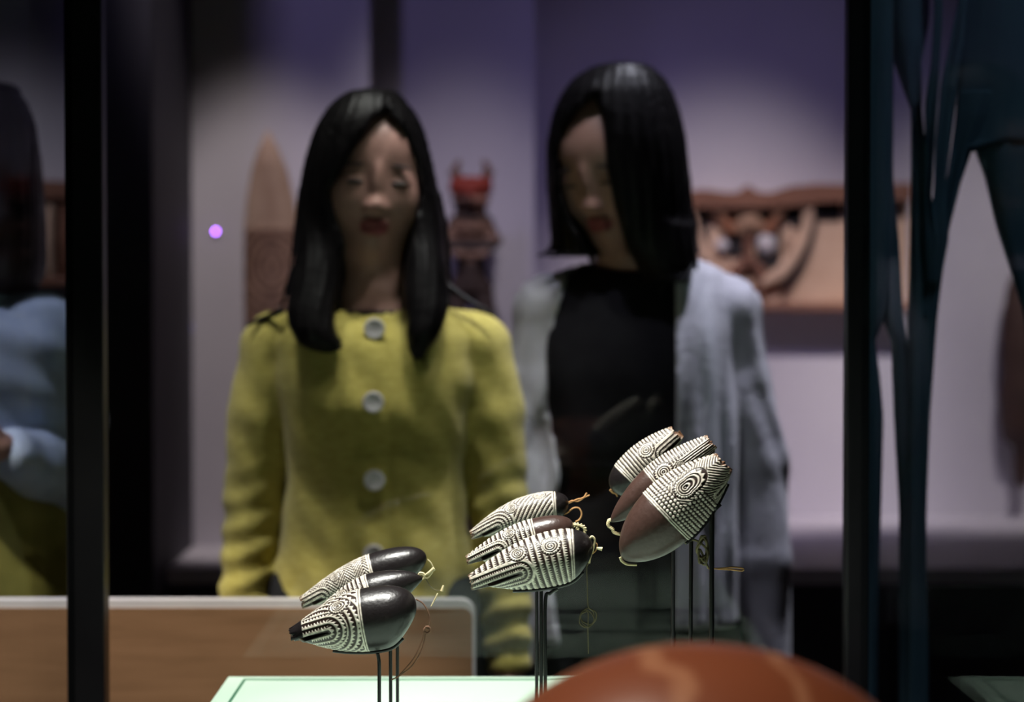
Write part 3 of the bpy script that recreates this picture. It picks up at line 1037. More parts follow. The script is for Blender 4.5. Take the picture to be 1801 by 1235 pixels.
def build_body(root, H, R, sh, arms, lid=.0030, hip=.145, hgt=1.0, hands=(1, 1), bent=None):
    """one continuous figure: head, neck, torso, arms, hands, legs, feet"""
    hx, hy, hz = H
    fx = [(hx - .11, hx + .11, .0042)]
    for s in (-1, 1):
        x = arms[s][-1][0]
        fx.append((x - .06, x + .06, .0045))
    zf = [(hz - .14, hz + .14, .0036), (arms[1][-1][2] - .20, arms[1][-1][2] + .03, .0045)]
    if bent:
        zf.append((bent[1] - .1, bent[1] + .1, .0045))
        fx.append((bent[0] - .1, bent[0] + .1, .0045))
    F = Field(axis_grid(-.30, .30, .011, fx), axis_grid(-.34 if bent else -.2, .20, .010, [(-.16, .13, .0044)]), axis_grid(-.01, hz + .15, .012, zf))
    F.column([.84, .95, 1.05, 1.16, 1.24, sh - .02, sh + .015], 0, [.0, 0, 0, -.005, 0, .01, .012], [.125, .122, .108, .118, .122, .10, .05], [.09, .09, .080, .09, .085, .06, .045], .02)
    F.chain([(0, .012, sh - .03), (hx * .6, .012 + hy * .6, hz - .09)], [.052, .050], .03)
    F.chain([(-.14, .01, sh - .066), (.14, .01, sh - .066)], [.038, .038], .03)
    for s in (-1, 1):
        P = arms[s]
        F.chain(P, [.040, .037, .033, .028, .022][:len(P)] if len(P) == 5 else [.040, .036, .030, .022], .012)
        F.chain([(s * .074, .0, .88), (s * .085, -.005, .50), (s * .085, .015, .27), (s * .085, .02, .07)], [.062, .052, .047, .032], .02)
        F.chain([(s * .087, .025, .045), (s * .09, -.07, .035), (s * .092, -.125, .030)], [.034, .032, .026], .02)
        if hands[0 if s < 0 else 1]:
            hand(F, P[-1], s)
    head(F, np.array(H), R)
    if bent:
        bent[2](F)
    V, Q = F.net()
    q = (V - np.array(H)) @ R
    C = np.tile(SKIN, (len(V), 1))
    lip = (np.abs(q[:, 0]) < .022) & (q[:, 2] > -.081) & (q[:, 2] < -.0555) & (q[:, 1] < -.078) & (np.hypot(q[:, 0] / .023, (q[:, 2] + .068) / .0125) < 1)
    C[lip] = LIP
    base = np.array(root['base'])
    put('body', V + base, Q, 'skin', root, C=C)
    # eyes and brows, set into the lids
    for s in (-1, 1):
        pe, fe = ellipsoid((s * .032, -.0862, -.0045), (.0130, .0026, lid), 10)
        put('eye', pe @ R.T + np.array(H) + base, fe, 'eye', root)
        Rb = np.array(Matrix.Rotation(math.radians(s * 7), 3, 'Y'))
        pb, fb = ellipsoid((s * .034, -.0835, .0205), (.017, .0036, .0022), 10, Rb)
        put('eyebrow', pb @ R.T + np.array(H) + base, fb, 'brow', root)


def shoes(root):
    base = np.array(root['base'])
    for s in (-1, 1):
        F = Field(axis_grid(.03, .15, .006), axis_grid(-.2, .1, .006), axis_grid(-.006, .13, .006))
        F.chain([(.087, .03, .05), (.09, -.06, .040), (.092, -.135, .034)], [.043, .041, .034], .02)
        F.cut(lambda X, Y, Z: Z + 0 * X + 0 * Y - .0005)
        V, Q = F.net()
        V = V * np.array((s, 1, 1))
        put('shoe', V + base, Q[:, ::-1] if s < 0 else Q, 'shoe', root)


def legs_cloth(root, m, name='trousers', top=1.0, wide=1.0, hipw=.15):
    F = Field(axis_grid(-.24, .24, .010), axis_grid(-.16, .18, .010), axis_grid(.06, top + .04, .012))
    F.column([.80, .88, .95, top], 0, [.01, .01, .005, 0], [hipw, hipw + .003, hipw - .005, .125], [.115, .118, .112, .098], .03)
    for s in (-1, 1):
        F.chain([(s * .078, .0, .86), (s * .085, -.005, .50), (s * .087, .012, .10)], [.086, .072 * wide, .066 * wide], .03)
    F.disp(lambda X, Y, Z: .003 * np.sin(Z * 40 + X * 30) * np.sin(X * 50))
    F.cut(lambda X, Y, Z: Z - .085 + 0 * X + 0 * Y)
    V, Q = F.net()
    put(name, V + np.array(root['base']), Q, m, root)


def zed(Y):
    return lambda y: CAM_Z + (490 - y) * Y / FPX


# ---- visitor in the yellow jacket
def visitor_yellow():
    Y = 3.60
    k = Y / FPX
    z = zed(Y)
    X0 = (660 - 900.5) * k
    ex = lambda px: (px - 660) * k
    root = thing('person', 'person with long black hair in a yellow collarless jacket with big buttons', 'person', (X0, Y, 0))
    base = np.array(root['base'])
    R = rot(8, 8, 3)
    H = (ex(656), .004, z(306))
    arms = {s: [(s * .150, .01, 1.245), (s * .172, .01, 1.14), (s * .182, .015, 1.02), (s * .190, -.01, .87), (s * .195, -.02, .765)] for s in (-1, 1)}
    build_body(root, H, R, z(535), arms, .0036)
    # jacket
    F = Field(axis_grid(-.27, .27, .0058), axis_grid(-.16, .15, .0065), axis_grid(.70, 1.34, .0065))
    zt = [z(v) for v in (526, 545, 580, 640, 700, 800, 850, 950, 1078)]

    def wv(X, Yc, Z):
        return .0022 * np.sin(X * 60 + 2 * np.sin(Z * 15)) * np.clip((1.05 - Z) / .2, 0, 1) + .0015 * np.sin(Z * 70 + X * 25)
    F.column(zt, 0, [.012, .008, .0, -.008, -.012, -.004, 0, 0, 0], [.055, .112, .148, .150, .142, .131, .131, .140, .152],
             [.056, .066, .088, .104, .112, .104, .102, .112, .122], .02, 2.2, wave=wv)
    for s in (-1, 1):
        F.chain([(s * .095, .01, 1.262), (s * .148, .01, 1.238), (s * .169, .01, 1.14), (s * .180, .015, 1.02), (s * .190, -.01, .87), (s * .196, -.02, .752)],
                [.038, .052, .051, .046, .039, .031], .007)
    F.disp(lambda X, Yc, Z: (.0030 * np.sin(Z * 150 + 4 * np.sin(X * 22) + 22 * Yc) * np.clip((1.10 - Z) / .15, 0, 1) * np.clip((np.abs(X) - .135) / .02, 0, 1)
                             + .0022 * np.sin(X * 95 + Z * 30) * np.sin(Z * 42 + X * 11)))
    # front placket line and pocket seams
    F.disp(lambda X, Yc, Z: np.where((Yc < 0), .0028 * np.exp(-((X - .026) / .005) ** 2) + .0022 * np.exp(-((X + .075) / .004) ** 2) * (Z < z(690)), 0))
    F.shell(.016)
    F.cut(lambda X, Yc, Z: np.sqrt((X / 1.15) ** 2 + (Yc - .0) ** 2 + 0 * Z) - .058 + np.clip(1.285 - Z, 0, 1) * 5)   # neck opening
    F.cut(lambda X, Yc, Z: np.maximum(Z - z(1072) + 0 * Yc + 0 * X, np.abs(X) - .150))          # hem
    F.cut(lambda X, Yc, Z: Z - z(1180) + 0 * X + 0 * Yc)                                           # cuffs
    V, Q = F.net()
    jk = put('jacket', V + base, Q, 'yellow', root)
    fr = F

    def front(x, zz):
        m = np.hypot(V[:, 0] - x, V[:, 2] - zz) < .012
        return V[m, 1].min()
    for y in (576, 700, 835, 962):
        bx, bz = ex(665), z(y)
        by = front(bx, bz) - .001
        prof = [(.0152, -.001), (.0152, .0030), (.0145, .0038), (.0122, .0039), (.0108, .0033), (.0, .0032)]
        Vb, Fb = lathe([(r if r else .0003, h) for r, h in prof], (0, 0, 0), 28)
        Vb = np.stack([Vb[:, 0], -Vb[:, 2], Vb[:, 1]], 1)
        b = put('button', Vb + base + np.array((bx, by, bz)), Fb, 'button', jk)
        hs = []
        for dx, dz in ((-1, -1), (1, -1), (1, 1), (-1, 1)):
            v, f = lathe([(.0011, 0), (.0011, .0005)], (0, 0, 0), 10)
            hs.append((np.stack([v[:, 0], -v[:, 2], v[:, 1]], 1) + base + np.array((bx + dx * .0032, by - .0030, bz + dz * .0032)), f))
        put('button_holes', *join(hs), 'button_hole', jk)
    legs_cloth(root, 'black_cloth', hipw=.138)
    shoes(root)
    # hair
    F = Field(axis_grid(-.17, .17, .0040), axis_grid(-.17, .15, .0046), axis_grid(z(650), z(150), .0042))
    gv = lambda X, Yc, Z: .0013 * np.sin(np.arctan2(X, Yc) * 34 + 2.5 * np.sin(Z * 16)) + .0012 * np.sin(np.arctan2(X, Yc) * 71 + Z * 25)
    lr = [(157, 652, 660), (161, 625, 690), (170, 603, 706), (186, 584, 720), (212, 564, 738), (262, 543, 754), (330, 528, 769), (400, 521, 780), (470, 516, 787), (540, 514, 791), (590, 530, 782)]
    F.column([z(a) for a, b, c in lr], [(ex(b) + ex(c)) / 2 for a, b, c in lr], [-.012, -.010, -.004, .002, .006, .008, .010, .014, .018, .028, .034],
             [(c - b) * k / 2 for a, b, c in lr], [.010, .042, .066, .084, .102, .113, .113, .108, .102, .094, .070], .01, 2.1, wave=gv)
    for pts in ([(350, 540, 580, -.020, .020), (400, 532, 594, -.030, .036), (440, 526, 602, -.042, .044), (500, 517, 604, -.070, .040), (550, 516, 598, -.098, .030), (585, 526, 604, -.110, .024), (604, 540, 612, -.112, .018), (614, 562, 606, -.112, .010)],
                [(350, 730, 764, -.020, .020), (400, 722, 774, -.030, .036), (440, 716, 782, -.042, .044), (500, 712, 790, -.070, .040), (550, 717, 790, -.096, .030), (585, 721, 776, -.108, .024), (608, 724, 762, -.110, .016), (627, 732, 750, -.110, .006)]):
        F.column([z(a[0]) for a in pts], [(ex(a[1]) + ex(a[2])) / 2 for a in pts], [a[3] for a in pts], [(a[2] - a[1]) * k / 2 for a in pts], [a[4] for a in pts], .02, 2,
                 wave=lambda X, Yc, Z: .0011 * np.sin(X * 420 + 3 * np.sin(Z * 22)))
    win = polysd([(ex(a), z(b)) for a, b in ((686, 200), (716, 246), (736, 296), (741, 345), (727, 420), (712, 480), (713, 545), (604, 545), (606, 480), (612, 430), (596, 380), (588, 336), (604, 316), (636, 262), (662, 222))])
    F.cut(lambda X, Yc, Z: np.maximum(win(X + 0 * Z, Z + 0 * X), Yc + .012 + np.clip(z(440) - Z, 0, .2) * .12), .012)
    V, Q = F.net()
    hr = put('hair', V + base, Q, 'hair', root)
    for a in ([(500, 545, -.05), (478, 555, -.03), (450, 566, -.03), (438, 572, -.035)], [(785, 500, -.02), (812, 520, -.03), (845, 540, -.04), (872, 550, -.045)],
              [(740, 590, -.112), (742, 615, -.116), (752, 632, -.117)], [(728, 590, -.114), (730, 612, -.116), (738, 630, -.116)], [(560, 606, -.118), (590, 612, -.12), (614, 606, -.12)],
              [(520, 470, -.02), (508, 510, -.03), (498, 545, -.04)], [(532, 330, 0), (522, 400, 0), (512, 470, -.01)], [(770, 340, 0), (786, 420, 0), (795, 520, -.01)]):
        v, f = tube([(ex(p[0]), p[2], z(p[1])) for p in a], (.006, .0045, .0012), 20, 6)
        put('hair_strand', v + base, f, 'hair', hr)


# ---- visitor in the white cardigan
def visitor_cardigan():
    Y = 3.80
    k = Y / FPX
    z = zed(Y)
    X0 = (1122 - 900.5) * k
    ex = lambda px: (px - 1122) * k
    root = thing('person', 'person with a black bob in a white open cardigan over a black top, looking down', 'person', (X0, Y, 0))
    base = np.array(root['base'])
    R = rot(-32, 20, -4)
    H = (ex(1076), -.040, z(292))
    arms = {s: [(s * .140, .01, 1.29), (s * .158, .01, 1.17), (s * .182, .015, 1.05), (s * .194, -.01, .90), (s * .198, -.02, .755)] for s in (-1, 1)}
    build_body(root, H, R, z(478), arms)
    # black top
    F = Field(axis_grid(-.18, .18, .008), axis_grid(-.14, .13, .007), axis_grid(1.02, 1.39, .007))
    F.column([z(a) for a in (466, 478, 500, 560, 640, 720, 800, 826, 834)], -.01, [.005, .004, 0, -.006, -.012, -.012, -.008, -.006, -.004], [.055, .085, .12, .135, .138, .132, .128, .120, .10],
             [.052, .062, .076, .095, .106, .104, .102, .094, .08], .01, 2.2, wave=lambda X, Yc, Z: .002 * np.sin(X * 50 + Z * 20))
    F.cut(lambda X, Yc, Z: np.sqrt((X + .015) ** 2 + (Yc + .01) ** 2 + 0 * Z) - .048 + np.clip(z(476) - Z, 0, 1) * 6)
    V, Q = F.net()
    put('top', V + base, Q, 'black_top', root)
    legs_cloth(root, 'black_cloth', top=1.09, wide=1.15, hipw=.15)
    shoes(root)
    # cardigan
    F = Field(axis_grid(-.30, .30, .0058), axis_grid(-.18, .17, .0062), axis_grid(.66, 1.40, .0065))
    wv = lambda X, Yc, Z: (.0055 * np.sin(X * 120 + 1.5 * np.sin(Z * 9)) + .003 * np.sin(X * 213 + Z * 6)) * np.clip((1.33 - Z) / .25, 0, 1)
    F.column([z(a) for a in (452, 470, 500, 560, 640, 760, 900, 1000, 1130)], [.02, .01, 0, 0, 0, 0, 0, 0, 0], [.02, .016, .010, .004, 0, 0, .004, .006, .006],
             [.07, .115, .140, .150, .152, .156, .160, .164, .168], [.062, .078, .094, .112, .126, .130, .132, .135, .138], .02, 2.3, wave=wv)
    for s in (-1, 1):
        F.chain([(s * .10, .01, 1.312), (s * .136, .01, 1.290), (s * .150, .01, 1.18), (s * .178, .012, 1.05), (s * .190, -.005, .90), (s * .196, -.012, .72)],
                [.044, .055, .055, .056, .050, .043], .009)
    F.disp(lambda X, Yc, Z: .0026 * np.sin(np.arctan2(Yc, np.abs(X) - .18) * 5 + Z * 18 + 3 * np.sin(Z * 11)) * np.clip((np.abs(X) - .14) / .02, 0, 1)
           + .002 * np.sin(Z * 33 + X * 40) * np.sin(X * 52))
    F.shell(.016)
    zl, xl = np.array([z(a) for a in (1300, 1130, 980, 900, 830, 700, 560, 470, 440, 400)]), np.array([ex(a) for a in (985, 985, 965, 972, 984, 962, 976, 1004, 1020, 1020)])
    zr, xr = np.array([z(a) for a in (1300, 1090, 900, 600, 480, 440, 400)]), np.array([ex(a) for a in (1176, 1178, 1180, 1180, 1182, 1196, 1196)])

    def opening(X, Yc, Z):
        a, b = np.interp(Z.ravel(), zl, xl)[None, None, :], np.interp(Z.ravel(), zr, xr)[None, None, :]
        return np.maximum(np.maximum(a - X, X - b), Yc + .0)
    F.cut(opening, .006)
    F.cut(lambda X, Yc, Z: np.sqrt((X + .0) ** 2 + (Yc - .0) ** 2 + 0 * Z) - .075 + np.clip(z(470) - Z, 0, 1) * 4)
    F.cut(lambda X, Yc, Z: np.maximum(Z - np.where(X > 0, z(1092), z(1125)) + 0 * Yc, np.abs(X) - .158))
    F.cut(lambda X, Yc, Z: Z - z(1172) + 0 * X + 0 * Yc)
    V, Q = F.net()
    put('cardigan', V + base, Q, 'cardigan', root)
    # bob
    F = Field(axis_grid(-.21, .14, .0040), axis_grid(-.19, .13, .0046), axis_grid(z(505), z(108), .0042))
    gv = lambda X, Yc, Z: .0013 * np.sin(np.arctan2(X, Yc) * 33 + 2.0 * np.sin(Z * 14)) + .0012 * np.sin(np.arctan2(X, Yc) * 69 + Z * 22)
    lr = [(115, 1080, 1110), (119, 1055, 1130), (132, 1024, 1152), (155, 998, 1172), (190, 978, 1188), (240, 964, 1200), (300, 961, 1208), (360, 964, 1214), (410, 968, 1221), (440, 972, 1226), (452, 978, 1224)]
    F.column([z(a) for a, b, c in lr], [(ex(b) + ex(c)) / 2 for a, b, c in lr], [-.035, -.035, -.036, -.036, -.036, -.036, -.034, -.030, -.024, -.018, -.016],
             [(c - b) * k / 2 for a, b, c in lr], [.02, .050, .074, .092, .106, .116, .118, .114, .107, .100, .094], .01, 2.15, wave=gv)
    pts = [(400, 1090, 1215, -.070, .05), (450, 1104, 1216, -.080, .042), (478, 1118, 1208, -.086, .032), (496, 1130, 1192, -.088, .015)]
    F.column([z(a[0]) for a in pts], [(ex(a[1]) + ex(a[2])) / 2 for a in pts], [a[3] for a in pts], [(a[2] - a[1]) * k / 2 for a in pts], [a[4] for a in pts], .02, 2,
             wave=lambda X, Yc, Z: .0011 * np.sin(X * 420 + 3 * np.sin(Z * 22)))
    win = polysd([(ex(a), z(b)) for a, b in ((1042, 178), (1054, 220), (1060, 300), (1074, 366), (1094, 430), (1114, 482), (1114, 560), (1040, 560), (1038, 462), (1022, 425), (1002, 392), (986, 340), (981, 280), (988, 235), (1012, 205))])
    F.cut(lambda X, Yc, Z: np.maximum(win(X + 0 * Z, Z + 0 * X), Yc + .035), .012)
    V, Q = F.net()
    hr = put('hair', V + base, Q, 'hair', root)
    for a in ([(975, 400, -.03), (972, 432, -.035), (960, 446, -.04), (944, 450, -.045)], [(990, 420, -.06), (980, 446, -.065), (962, 452, -.07)],
              [(1205, 400, -.03), (1218, 450, -.04), (1222, 480, -.05)], [(1190, 420, -.06), (1204, 470, -.075), (1200, 500, -.08)], [(1030, 430, -.06), (1040, 462, -.06), (1036, 474, -.06)],
              [(1160, 470, -.1), (1160, 500, -.1), (1150, 520, -.1)]):
        v, f = tube([(ex(p[0]), p[2], z(p[1])) for p in a], (.007, .005, .0012), 20, 6)
        put('hair_strand', v + base, f, 'hair', hr)


# ---- visitor in pale blue at the left edge
def visitor_blue():
    Y = 3.62
    k = Y / FPX
    z = zed(Y)
    C0 = -40
    X0 = (C0 - 900.5) * k
    ex = lambda px: (px - C0) * k
    root = thing('person', 'person with long black hair in a pale blue shirt at the left edge', 'person', (X0, Y, 0))
    base = np.array(root['base'])
    R = rot(-30, 12, 0)
    H = (ex(-46), .004, z(300))
    zb = z(775)
    arms = {-1: [(-.145, .01, 1.24), (-.168, .01, 1.14), (-.18, .015, 1.02), (-.188, -.01, .87), (-.193, -.02, .785)],
            1: [(.125, .01, 1.24), (.135, .02, 1.13), (.130, .01, 1.045), (.100, -.10, 1.07), (.070, -.165, 1.10)]}

    def bh(F):
        w = np.array((.070, -.165, 1.10))
        F.ell(w + (-.036, -.016, .012), (.040, .016, .034), .012)
        for i in range(4):
            a = w + np.array((-.060, -.022, .036 - .0185 * i))
            F.chain([a, a + (-.030, -.008, .004), a + (-.046, .010, .002), a + (-.044, .026, 0)], [.0088, .0083, .0078, .007], .003)
        a = w + np.array((-.02, -.022, .036))
        F.chain([w + (-.01, -.01, .02), a, a + (-.024, -.006, .020), a + (-.044, -.004, .026)], [.014, .0115, .0098, .008], .006)
    build_body(root, H, R, z(520), arms, hands=(1, 0), bent=(0.02, 1.10, bh))
    F = Field(axis_grid(-.25, .25, .0068), axis_grid(-.24, .15, .007), axis_grid(.78, 1.35, .007))
    F.column([z(v) for v in (500, 520, 560, 620, 700, 780, 830)], 0, [.01, .006, 0, -.008, -.008, 0, 0], [.06, .115, .146, .150, .146, .146, .15], [.058, .070, .09, .106, .108, .108, .112], .02, 2.2,
             wave=lambda X, Yc, Z: .004 * np.sin(X * 50 + Z * 42) * np.sin(Z * 31 - X * 22))
    F.chain([(-.1, .01, 1.262), (-.145, .01, 1.235), (-.166, .01, 1.14), (-.18, .015, 1.02), (-.188, -.01, .88), (-.192, -.018, .81)], [.04, .05, .05, .048, .043, .038], .016)
    F.chain([(.09, .01, 1.262), (.125, .01, 1.235), (.134, .02, 1.13), (.130, .01, 1.045), (.104, -.095, 1.068), (.084, -.14, 1.087)], [.04, .05, .052, .050, .043, .040], .016)
    F.disp(lambda X, Yc, Z: .003 * np.sin(Z * 70 + X * 45 + Yc * 40) * np.sin(X * 33 - Z * 25))
    F.shell(.016)
    F.cut(lambda X, Yc, Z: np.sqrt(X ** 2 + Yc ** 2 + 0 * Z) - .056 + np.clip(z(520) - Z, 0, 1) * 3)
    V, Q = F.net()
    sh = put('shirt', V + base, Q, 'blue_shirt', root)
    # collar: two turned-down points round the neck
    for s in (-1, 1):
        pts, n = [], 14
        V, Fc = [], []
        for i in range(n):
            a = math.pi / 2 - s * math.pi * i / (n - 1)
            w_ = .030 + .022 * (i / (n - 1)) ** 2
            p = np.array((.066 * math.cos(a), .060 * math.sin(a) - .004, z(508)))
            o = np.array((math.cos(a), math.sin(a), 0))
            V += [p + o * .002, p + o * .016 + (0, -.004, -w_), p + o * .022 + (0, -.004, -w_), p + o * .008 + (0, 0, .003)]
        for i in range(n - 1):
            for j in range(4):
                Fc.append([i * 4 + j, i * 4 + (j + 1) % 4, i * 4 + 4 + (j + 1) % 4, i * 4 + 4 + j])
        Fc += [[0, 1, 2, 3], [(n - 1) * 4 + j for j in (3, 2, 1, 0)]]
        put('collar', np.array(V) + base, Fc, 'blue_shirt', sh)
    legs_cloth(root, 'olive', top=1.08, hipw=.142, wide=1.1)
    shoes(root)
    F = Field(axis_grid(-.16, .16, .0055), axis_grid(-.16, .14, .0055), axis_grid(z(560), z(130), .0055))
    gv = lambda X, Yc, Z: .0013 * np.sin(np.arctan2(X, Yc) * 30 + 2.0 * np.sin(Z * 14))
    lr = [(141, -30, -10), (146, -60, 14), (165, -82, 34), (200, -102, 52), (260, -114, 64), (340, -120, 72), (420, -118, 76), (490, -112, 70), (520, -100, 52)]
    F.column([z(a) for a, b, c in lr], [(ex(b) + ex(c)) / 2 for a, b, c in lr], .012, [(c - b) * k / 2 for a, b, c in lr], [.02, .05, .075, .098, .110, .112, .108, .10, .08], .01, 2.1, wave=gv)
    win = polysd([(ex(a), z(b)) for a, b in ((-70, 205), (-36, 250), (-30, 320), (-38, 420), (-42, 470), (-42, 600), (-90, 600), (-90, 460), (-104, 400), (-112, 310), (-100, 240))])
    F.cut(lambda X, Yc, Z: np.maximum(win(X + 0 * Z, Z + 0 * X), Yc + .012), .012)
    V, Q = F.net()
    put('hair', V + base, Q, 'hair', root)


visitor_yellow()
visitor_cardigan()
visitor_blue()

# ------------------------------------------------------------------ carved pieces along the far wall
# pointed board standing on the platform
YP = 4.90
ol = [(230, 471, 473), (240, 466, 478), (260, 456, 490), (300, 443, 506), (350, 434, 518), (400, 430, 526), (480, 429, 530), (600, 430, 530), (750, 432, 528), (900, 440, 520)]
zb0 = PZ
kk = YP / FPX
A = np.array(ol, float)
zt = CAM_Z + (490 - 230) * kk
zs = np.linspace(zb0, zt, 150)
ys = 490 - (zs - CAM_Z) / kk
nx = 60
V, C = [], []
for i, zz in enumerate(zs):
    xl, xr = np.interp(ys[i], A[:, 0], A[:, 1]), np.interp(ys[i], A[:, 0], A[:, 2])
    cx, hw = ((xl + xr) / 2 - 900.5) * kk, (xr - xl) / 2 * kk
    for j in range(nx):
        a = 2 * math.pi * j / nx
        u, v = math.cos(a), math.sin(a)
        X, dpt = cx + hw * u, .018 * v * min(1, hw / .03)
        rel, cc = 0, np.array((.52, .37, .27))
        if v < 0 and ys[i] > 400:
            d = math.hypot(hw * u * 1000, (ys[i] - 470) * kk * 1000 * .8)
            f = (d / 15) % 1
            rel = .004 * (f < .5)
            cc = np.array((.36, .22, .15)) if f < .5 else np.array((.17, .095, .07))
        if v < 0 and abs(u) < .06 and ys[i] < 400:
            rel = .003
        V.append((X, YP + dpt - rel, zz))
        C.append(cc)
n = len(zs)
Fc = [[i * nx + j, i * nx + (j + 1) % nx, (i + 1) * nx + (j + 1) % nx, (i + 1) * nx + j] for i in range(n - 1) for j in range(nx)]
Fc += [list(range(nx - 1, -1, -1)), [(n - 1) * nx + j for j in range(nx)]]
pb = thing('pointed_board', 'tall pointed pale brown carved board left of the visitor in yellow', 'carving', (((479) - 900.5) * kk, YP, PZ))
put('blade', V, Fc, 'relic', pb, C=np.array(C))
put('board_foot', *box((479 - 900.5) * kk - .055, (479 - 900.5) * kk + .055, YP - .04, YP + .04, PZ, PZ + .025, .003), 'frame', pb, False)

# red-headed ancestor figure standing on the platform
YR = 5.02
kk = YR / FPX
zz = lambda y: CAM_Z + (490 - y) * kk
fx = (828 - 900.5) * kk
F = Field(axis_grid(-.065, .065, .0036), axis_grid(-.065, .06, .0036), axis_grid(PZ + .02, zz(270), .0042))
e = lambda px: (px - 828) * kk
for s, px in ((-1, 808), (1, 850)):
    F.chain([(e(px) - s * .006, 0, zz(322)), (e(px) + s * .001, 0, zz(304)), (e(px) - s * .006, 0, zz(282))], [.009, .007, .004], .006)
F.ell((0, 0, zz(330)), (.033, .034, .024), .006)
F.ell((0, -.004, zz(352)), (.028, .032, .026), .008)
F.ell((0, -.036, zz(354)), (.006, .010, .016), .004)
for s in (-1, 1):
    F.ell((s * .012, -.034, zz(347)), (.008, .008, .006), .003, 's')
    F.chain([(s * .022, 0, zz(392)), (s * .036, -.006, zz(425)), (s * .018, -.030, zz(448))], [.012, .010, .008], .006)
    F.chain([(s * .016, 0, zz(505)), (s * .024, -.016, zz(560)), (s * .018, .0, zz(640)), (s * .018, -.012, zz(690))], [.017, .015, .012, .013], .008)
F.chain([(0, 0, zz(372)), (0, 0, zz(385)), (0, 0, zz(440)), (0, 0, zz(505))], [.018, .024, .021, .026], .012)
F.ell((0, -.012, zz(402)), (.022, .016, .014), .006)
F.chain([(0, .004, zz(690)), (0, .004, PZ + .03)], [.030, .036], .01)
F.disp(lambda X, Yc, Z: .0014 * np.sin(Z * 330) + 0 * X + 0 * Yc)
V, Q = F.net()
V[:, 0] *= 1.38
yv = 490 - (V[:, 2] - CAM_Z) / kk
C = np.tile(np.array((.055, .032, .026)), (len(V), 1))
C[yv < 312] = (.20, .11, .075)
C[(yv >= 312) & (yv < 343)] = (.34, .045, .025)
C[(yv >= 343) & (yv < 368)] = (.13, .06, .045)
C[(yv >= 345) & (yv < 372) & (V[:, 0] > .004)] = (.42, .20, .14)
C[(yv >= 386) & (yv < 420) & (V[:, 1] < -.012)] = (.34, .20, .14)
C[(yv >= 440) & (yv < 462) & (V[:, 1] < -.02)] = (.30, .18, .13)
rf = thing('ancestor_figure', 'dark carved standing figure with two prongs and a red head behind the visitors', 'figure', (fx, YR, PZ))
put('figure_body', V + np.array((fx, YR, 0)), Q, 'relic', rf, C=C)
put('figure_foot', *box(fx - .055, fx + .055, YR - .045, YR + .05, PZ, PZ + .03, .003), 'frame', rf, False)

# carved relief panel on the right of the far wall
YW = 5.6
kk = 5.55 / FPX
wx = lambda px: (px - 900.5) * kk
wz = lambda py: CAM_Z + (490 - py) * kk
rp = thing('relief_panel', 'wide tan and red-brown carved relief panel with pierced figure on the right wall', 'carving', (wx(1400), 5.55, wz(545)))
put('backboard', *box(wx(1205), wx(1600), 5.568, 5.6, wz(536), wz(345), .003), 'tan_wood', rp, False)
rail = [(wx(a), wz(b)) for a, b in ((1205, 366), (1205, 336), (1240, 334), (1280, 340), (1298, 338), (1314, 326), (1330, 338), (1352, 340), (1390, 328), (1440, 324), (1500, 326), (1600, 322), (1600, 352), (1440, 356), (1400, 362), (1340, 366), (1280, 366))]
put('top_rail', *prism(rail[::-1], 5.530, 5.575), 'red_wood', rp, False)
put('bottom_rail', *box(wx(1200), wx(1602), 5.515, 5.6, wz(547), wz(532), .004), 'red_wood', rp, False)
for a in ((1222, 1246, 364, 440), (1268, 1284, 366, 396), (1332, 1360, 360, 394), (1376, 1412, 364, 402), (1432, 1480, 352, 388), (1490, 1580, 352, 386), (1278, 1308, 408, 452), (1330, 1374, 404, 474), (1286, 1344, 346, 372)):
    put('opening_dark', *box(wx(a[0]), wx(a[1]), 5.562, 5.572, wz(a[3]), wz(a[2]), .003), 'opening_and_band_black', rp, False)  # solid black block; the dark of a pierced opening put into its colour
for pts, r in (([(1424, 352), (1418, 400), (1400, 446), (1372, 482), (1338, 500)], (.011, .013, .016, .018, .012)), ([(1214, 352), (1220, 400), (1236, 446), (1262, 482), (1296, 500)], (.011, .013, .016, .018, .012)),
               ([(1434, 360), (1428, 410), (1410, 460), (1385, 500), (1376, 516)], (.006, .007, .008, .008, .005))):
    put('curved_band' if r[0] > .008 else 'dark_band', *tube([(wx(a), 5.553, wz(b)) for a, b in pts], r, 40, 12), 'tan_wood' if r[0] > .008 else 'opening_and_band_black', rp)
F = Field(axis_grid(-.10, .10, .0046), axis_grid(-.05, .03, .0046), axis_grid(wz(545), wz(340), .0046))
q = lambda px, py, y=0: ((px - 1318) * kk, y, wz(py))
F.ell(q(1318, 392), (.030, .022, .022), .008)
F.chain([q(1318, 400), q(1316, 430), q(1316, 462)], [.014, .010, .012], .01)
for s in (-1, 1):
    F.chain([q(1318 + s * 12, 404), q(1318 + s * 36, 404), q(1318 + s * 54, 372)], [.011, .013, .012], .008)
    F.ell(q(1318 + s * 55, 366), (.014, .014, .018), .008)
    F.chain([q(1316 + s * 4, 460), q(1316 + s * 22, 478), q(1316 + s * 18, 520)], [.012, .013, .012], .008)
    F.ell(q(1318 + s * 11, 390, -.022), (.006, .006, .005), .003, 's')
F.ell(q(1318, 398, -.022), (.005, .008, .012), .003)
V, Q = F.net()
yv = 490 - (V[:, 2] - CAM_Z) / kk
C = np.tile(np.array((.42, .26, .17)), (len(V), 1))
C[(np.abs(V[:, 0]) > .03) & (yv > 380)] = (.30, .12, .06)
C[(yv > 412)] = (.24, .11, .07)
put('carved_figure', V + np.array((wx(1318), 5.555, 0)), Q, 'relic', rp, C=C)
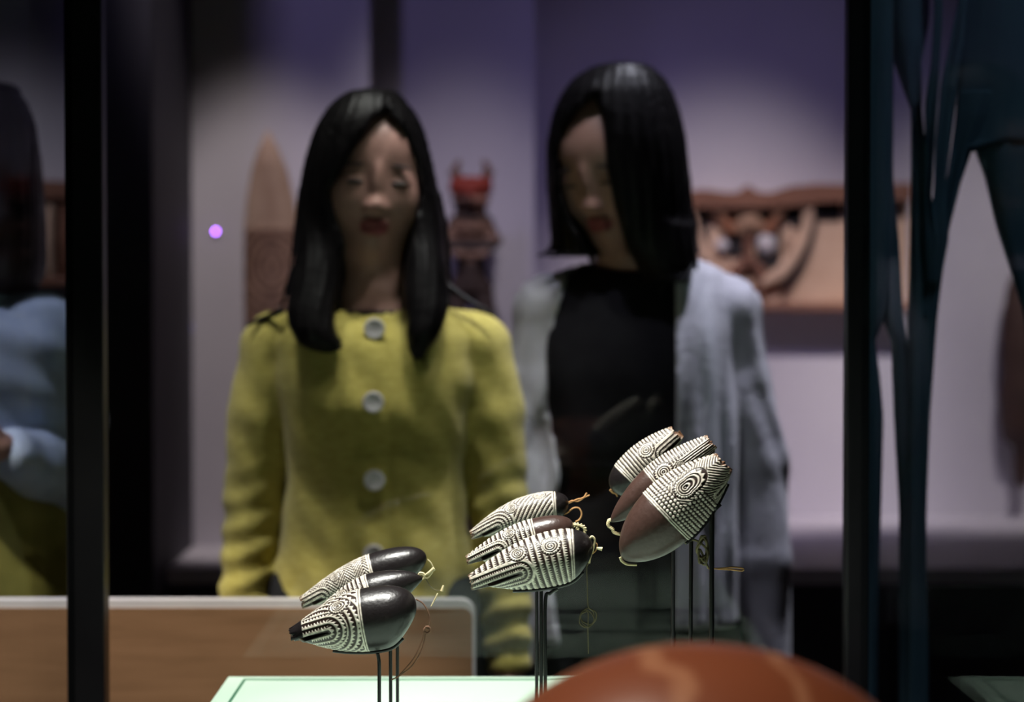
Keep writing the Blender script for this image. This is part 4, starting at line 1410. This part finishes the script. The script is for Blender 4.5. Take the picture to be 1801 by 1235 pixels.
for px, py, a, b in ((1270, 432, .016, .016), (1348, 428, .022, .024), (1388, 418, .012, .030)):
    put('shell_inlay', *ellipsoid((wx(px), 5.556, wz(py)), (a, .012, b), 12), 'shell' if px < 1380 else 'tan_wood', rp)

# slatted carving beyond the left post
kk = 4.98 / FPX
lp = thing('slatted_carving', 'brown carved wall piece with upright slats behind the visitor in blue', 'carving', ((100 - 900.5) * kk, 4.97, wz(500)))
wx = lambda px: (px - 900.5) * kk
wz = lambda py: CAM_Z + (490 - py) * kk
put('backing', *box(wx(10), wx(190), 4.985, 5.0, wz(500), wz(330), .002), 'dark_wood', lp, False)
put('top_rail', *prism([(wx(a), wz(b)) for a, b in ((5, 350), (5, 326), (60, 318), (125, 320), (195, 326), (195, 350))][::-1], 4.955, 4.99), 'red_wood', lp, False)
put('bottom_rail', *box(wx(8), wx(192), 4.955, 4.995, wz(502), wz(488), .003), 'red_wood', lp, False)
for i, px in enumerate((22, 48, 74, 92, 112, 138, 164)):
    V, Fc = tube([(wx(px), 4.972, wz(350)), (wx(px + (4, -3)[i % 2]), 4.966, wz(420)), (wx(px), 4.972, wz(490))], (.007, .012, .007), 20, 10)
    put('slat', V, Fc, 'tan_wood' if i % 2 else 'red_wood', lp)

# dark club-like carving at the right edge
kk = 5.5 / FPX
cx = (1806 - 900.5) * kk
prof = [(.004, -862), (.016, -856), (.018, -830), (.020, -790), (.044, -775), (.050, -740), (.052, -690), (.046, -660), (.050, -620), (.046, -560), (.036, -510), (.026, -486), (.010, -474), (.003, -470)]
prof = [(r, (490 + y) * kk + CAM_Z) for r, y in prof]
ck = thing('wall_club', 'dark red-brown carved club hanging at the right edge of the wall', 'carving', (cx, 5.55, prof[0][1]))
V, Fc = lathe(prof, (cx, 5.55, 0), 40)
V[:, 1] = 5.55 + (V[:, 1] - 5.55) * .7
put('club_body', V, Fc, 'dark_wood', ck)
put('wall_peg', *box(cx - .008, cx + .008, 5.56, 5.6, CAM_Z + (490 - 560) * kk, CAM_Z + (490 - 540) * kk), 'frame', ck, False)

# two added glowing wall dots standing in for lamp reflections on the glass
for px, py, m, lab, r in ((380, 407, 'glow_purple', 'tiny glowing purple dot added on the pale wall for a glass reflection', .0032), (336, 575, 'glow_blue', 'tiny faint blue dot added low on the pale wall for a glass reflection', .0036)):
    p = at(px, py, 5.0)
    t = thing('added_glow_dot', lab, 'glow dot', (p.x, 5.0, p.z))
    put('dot_backing', *box(p.x - .006, p.x + .006, 4.994, 5.0, p.z - .006, p.z + .006, .001), 'plastic', t, False)
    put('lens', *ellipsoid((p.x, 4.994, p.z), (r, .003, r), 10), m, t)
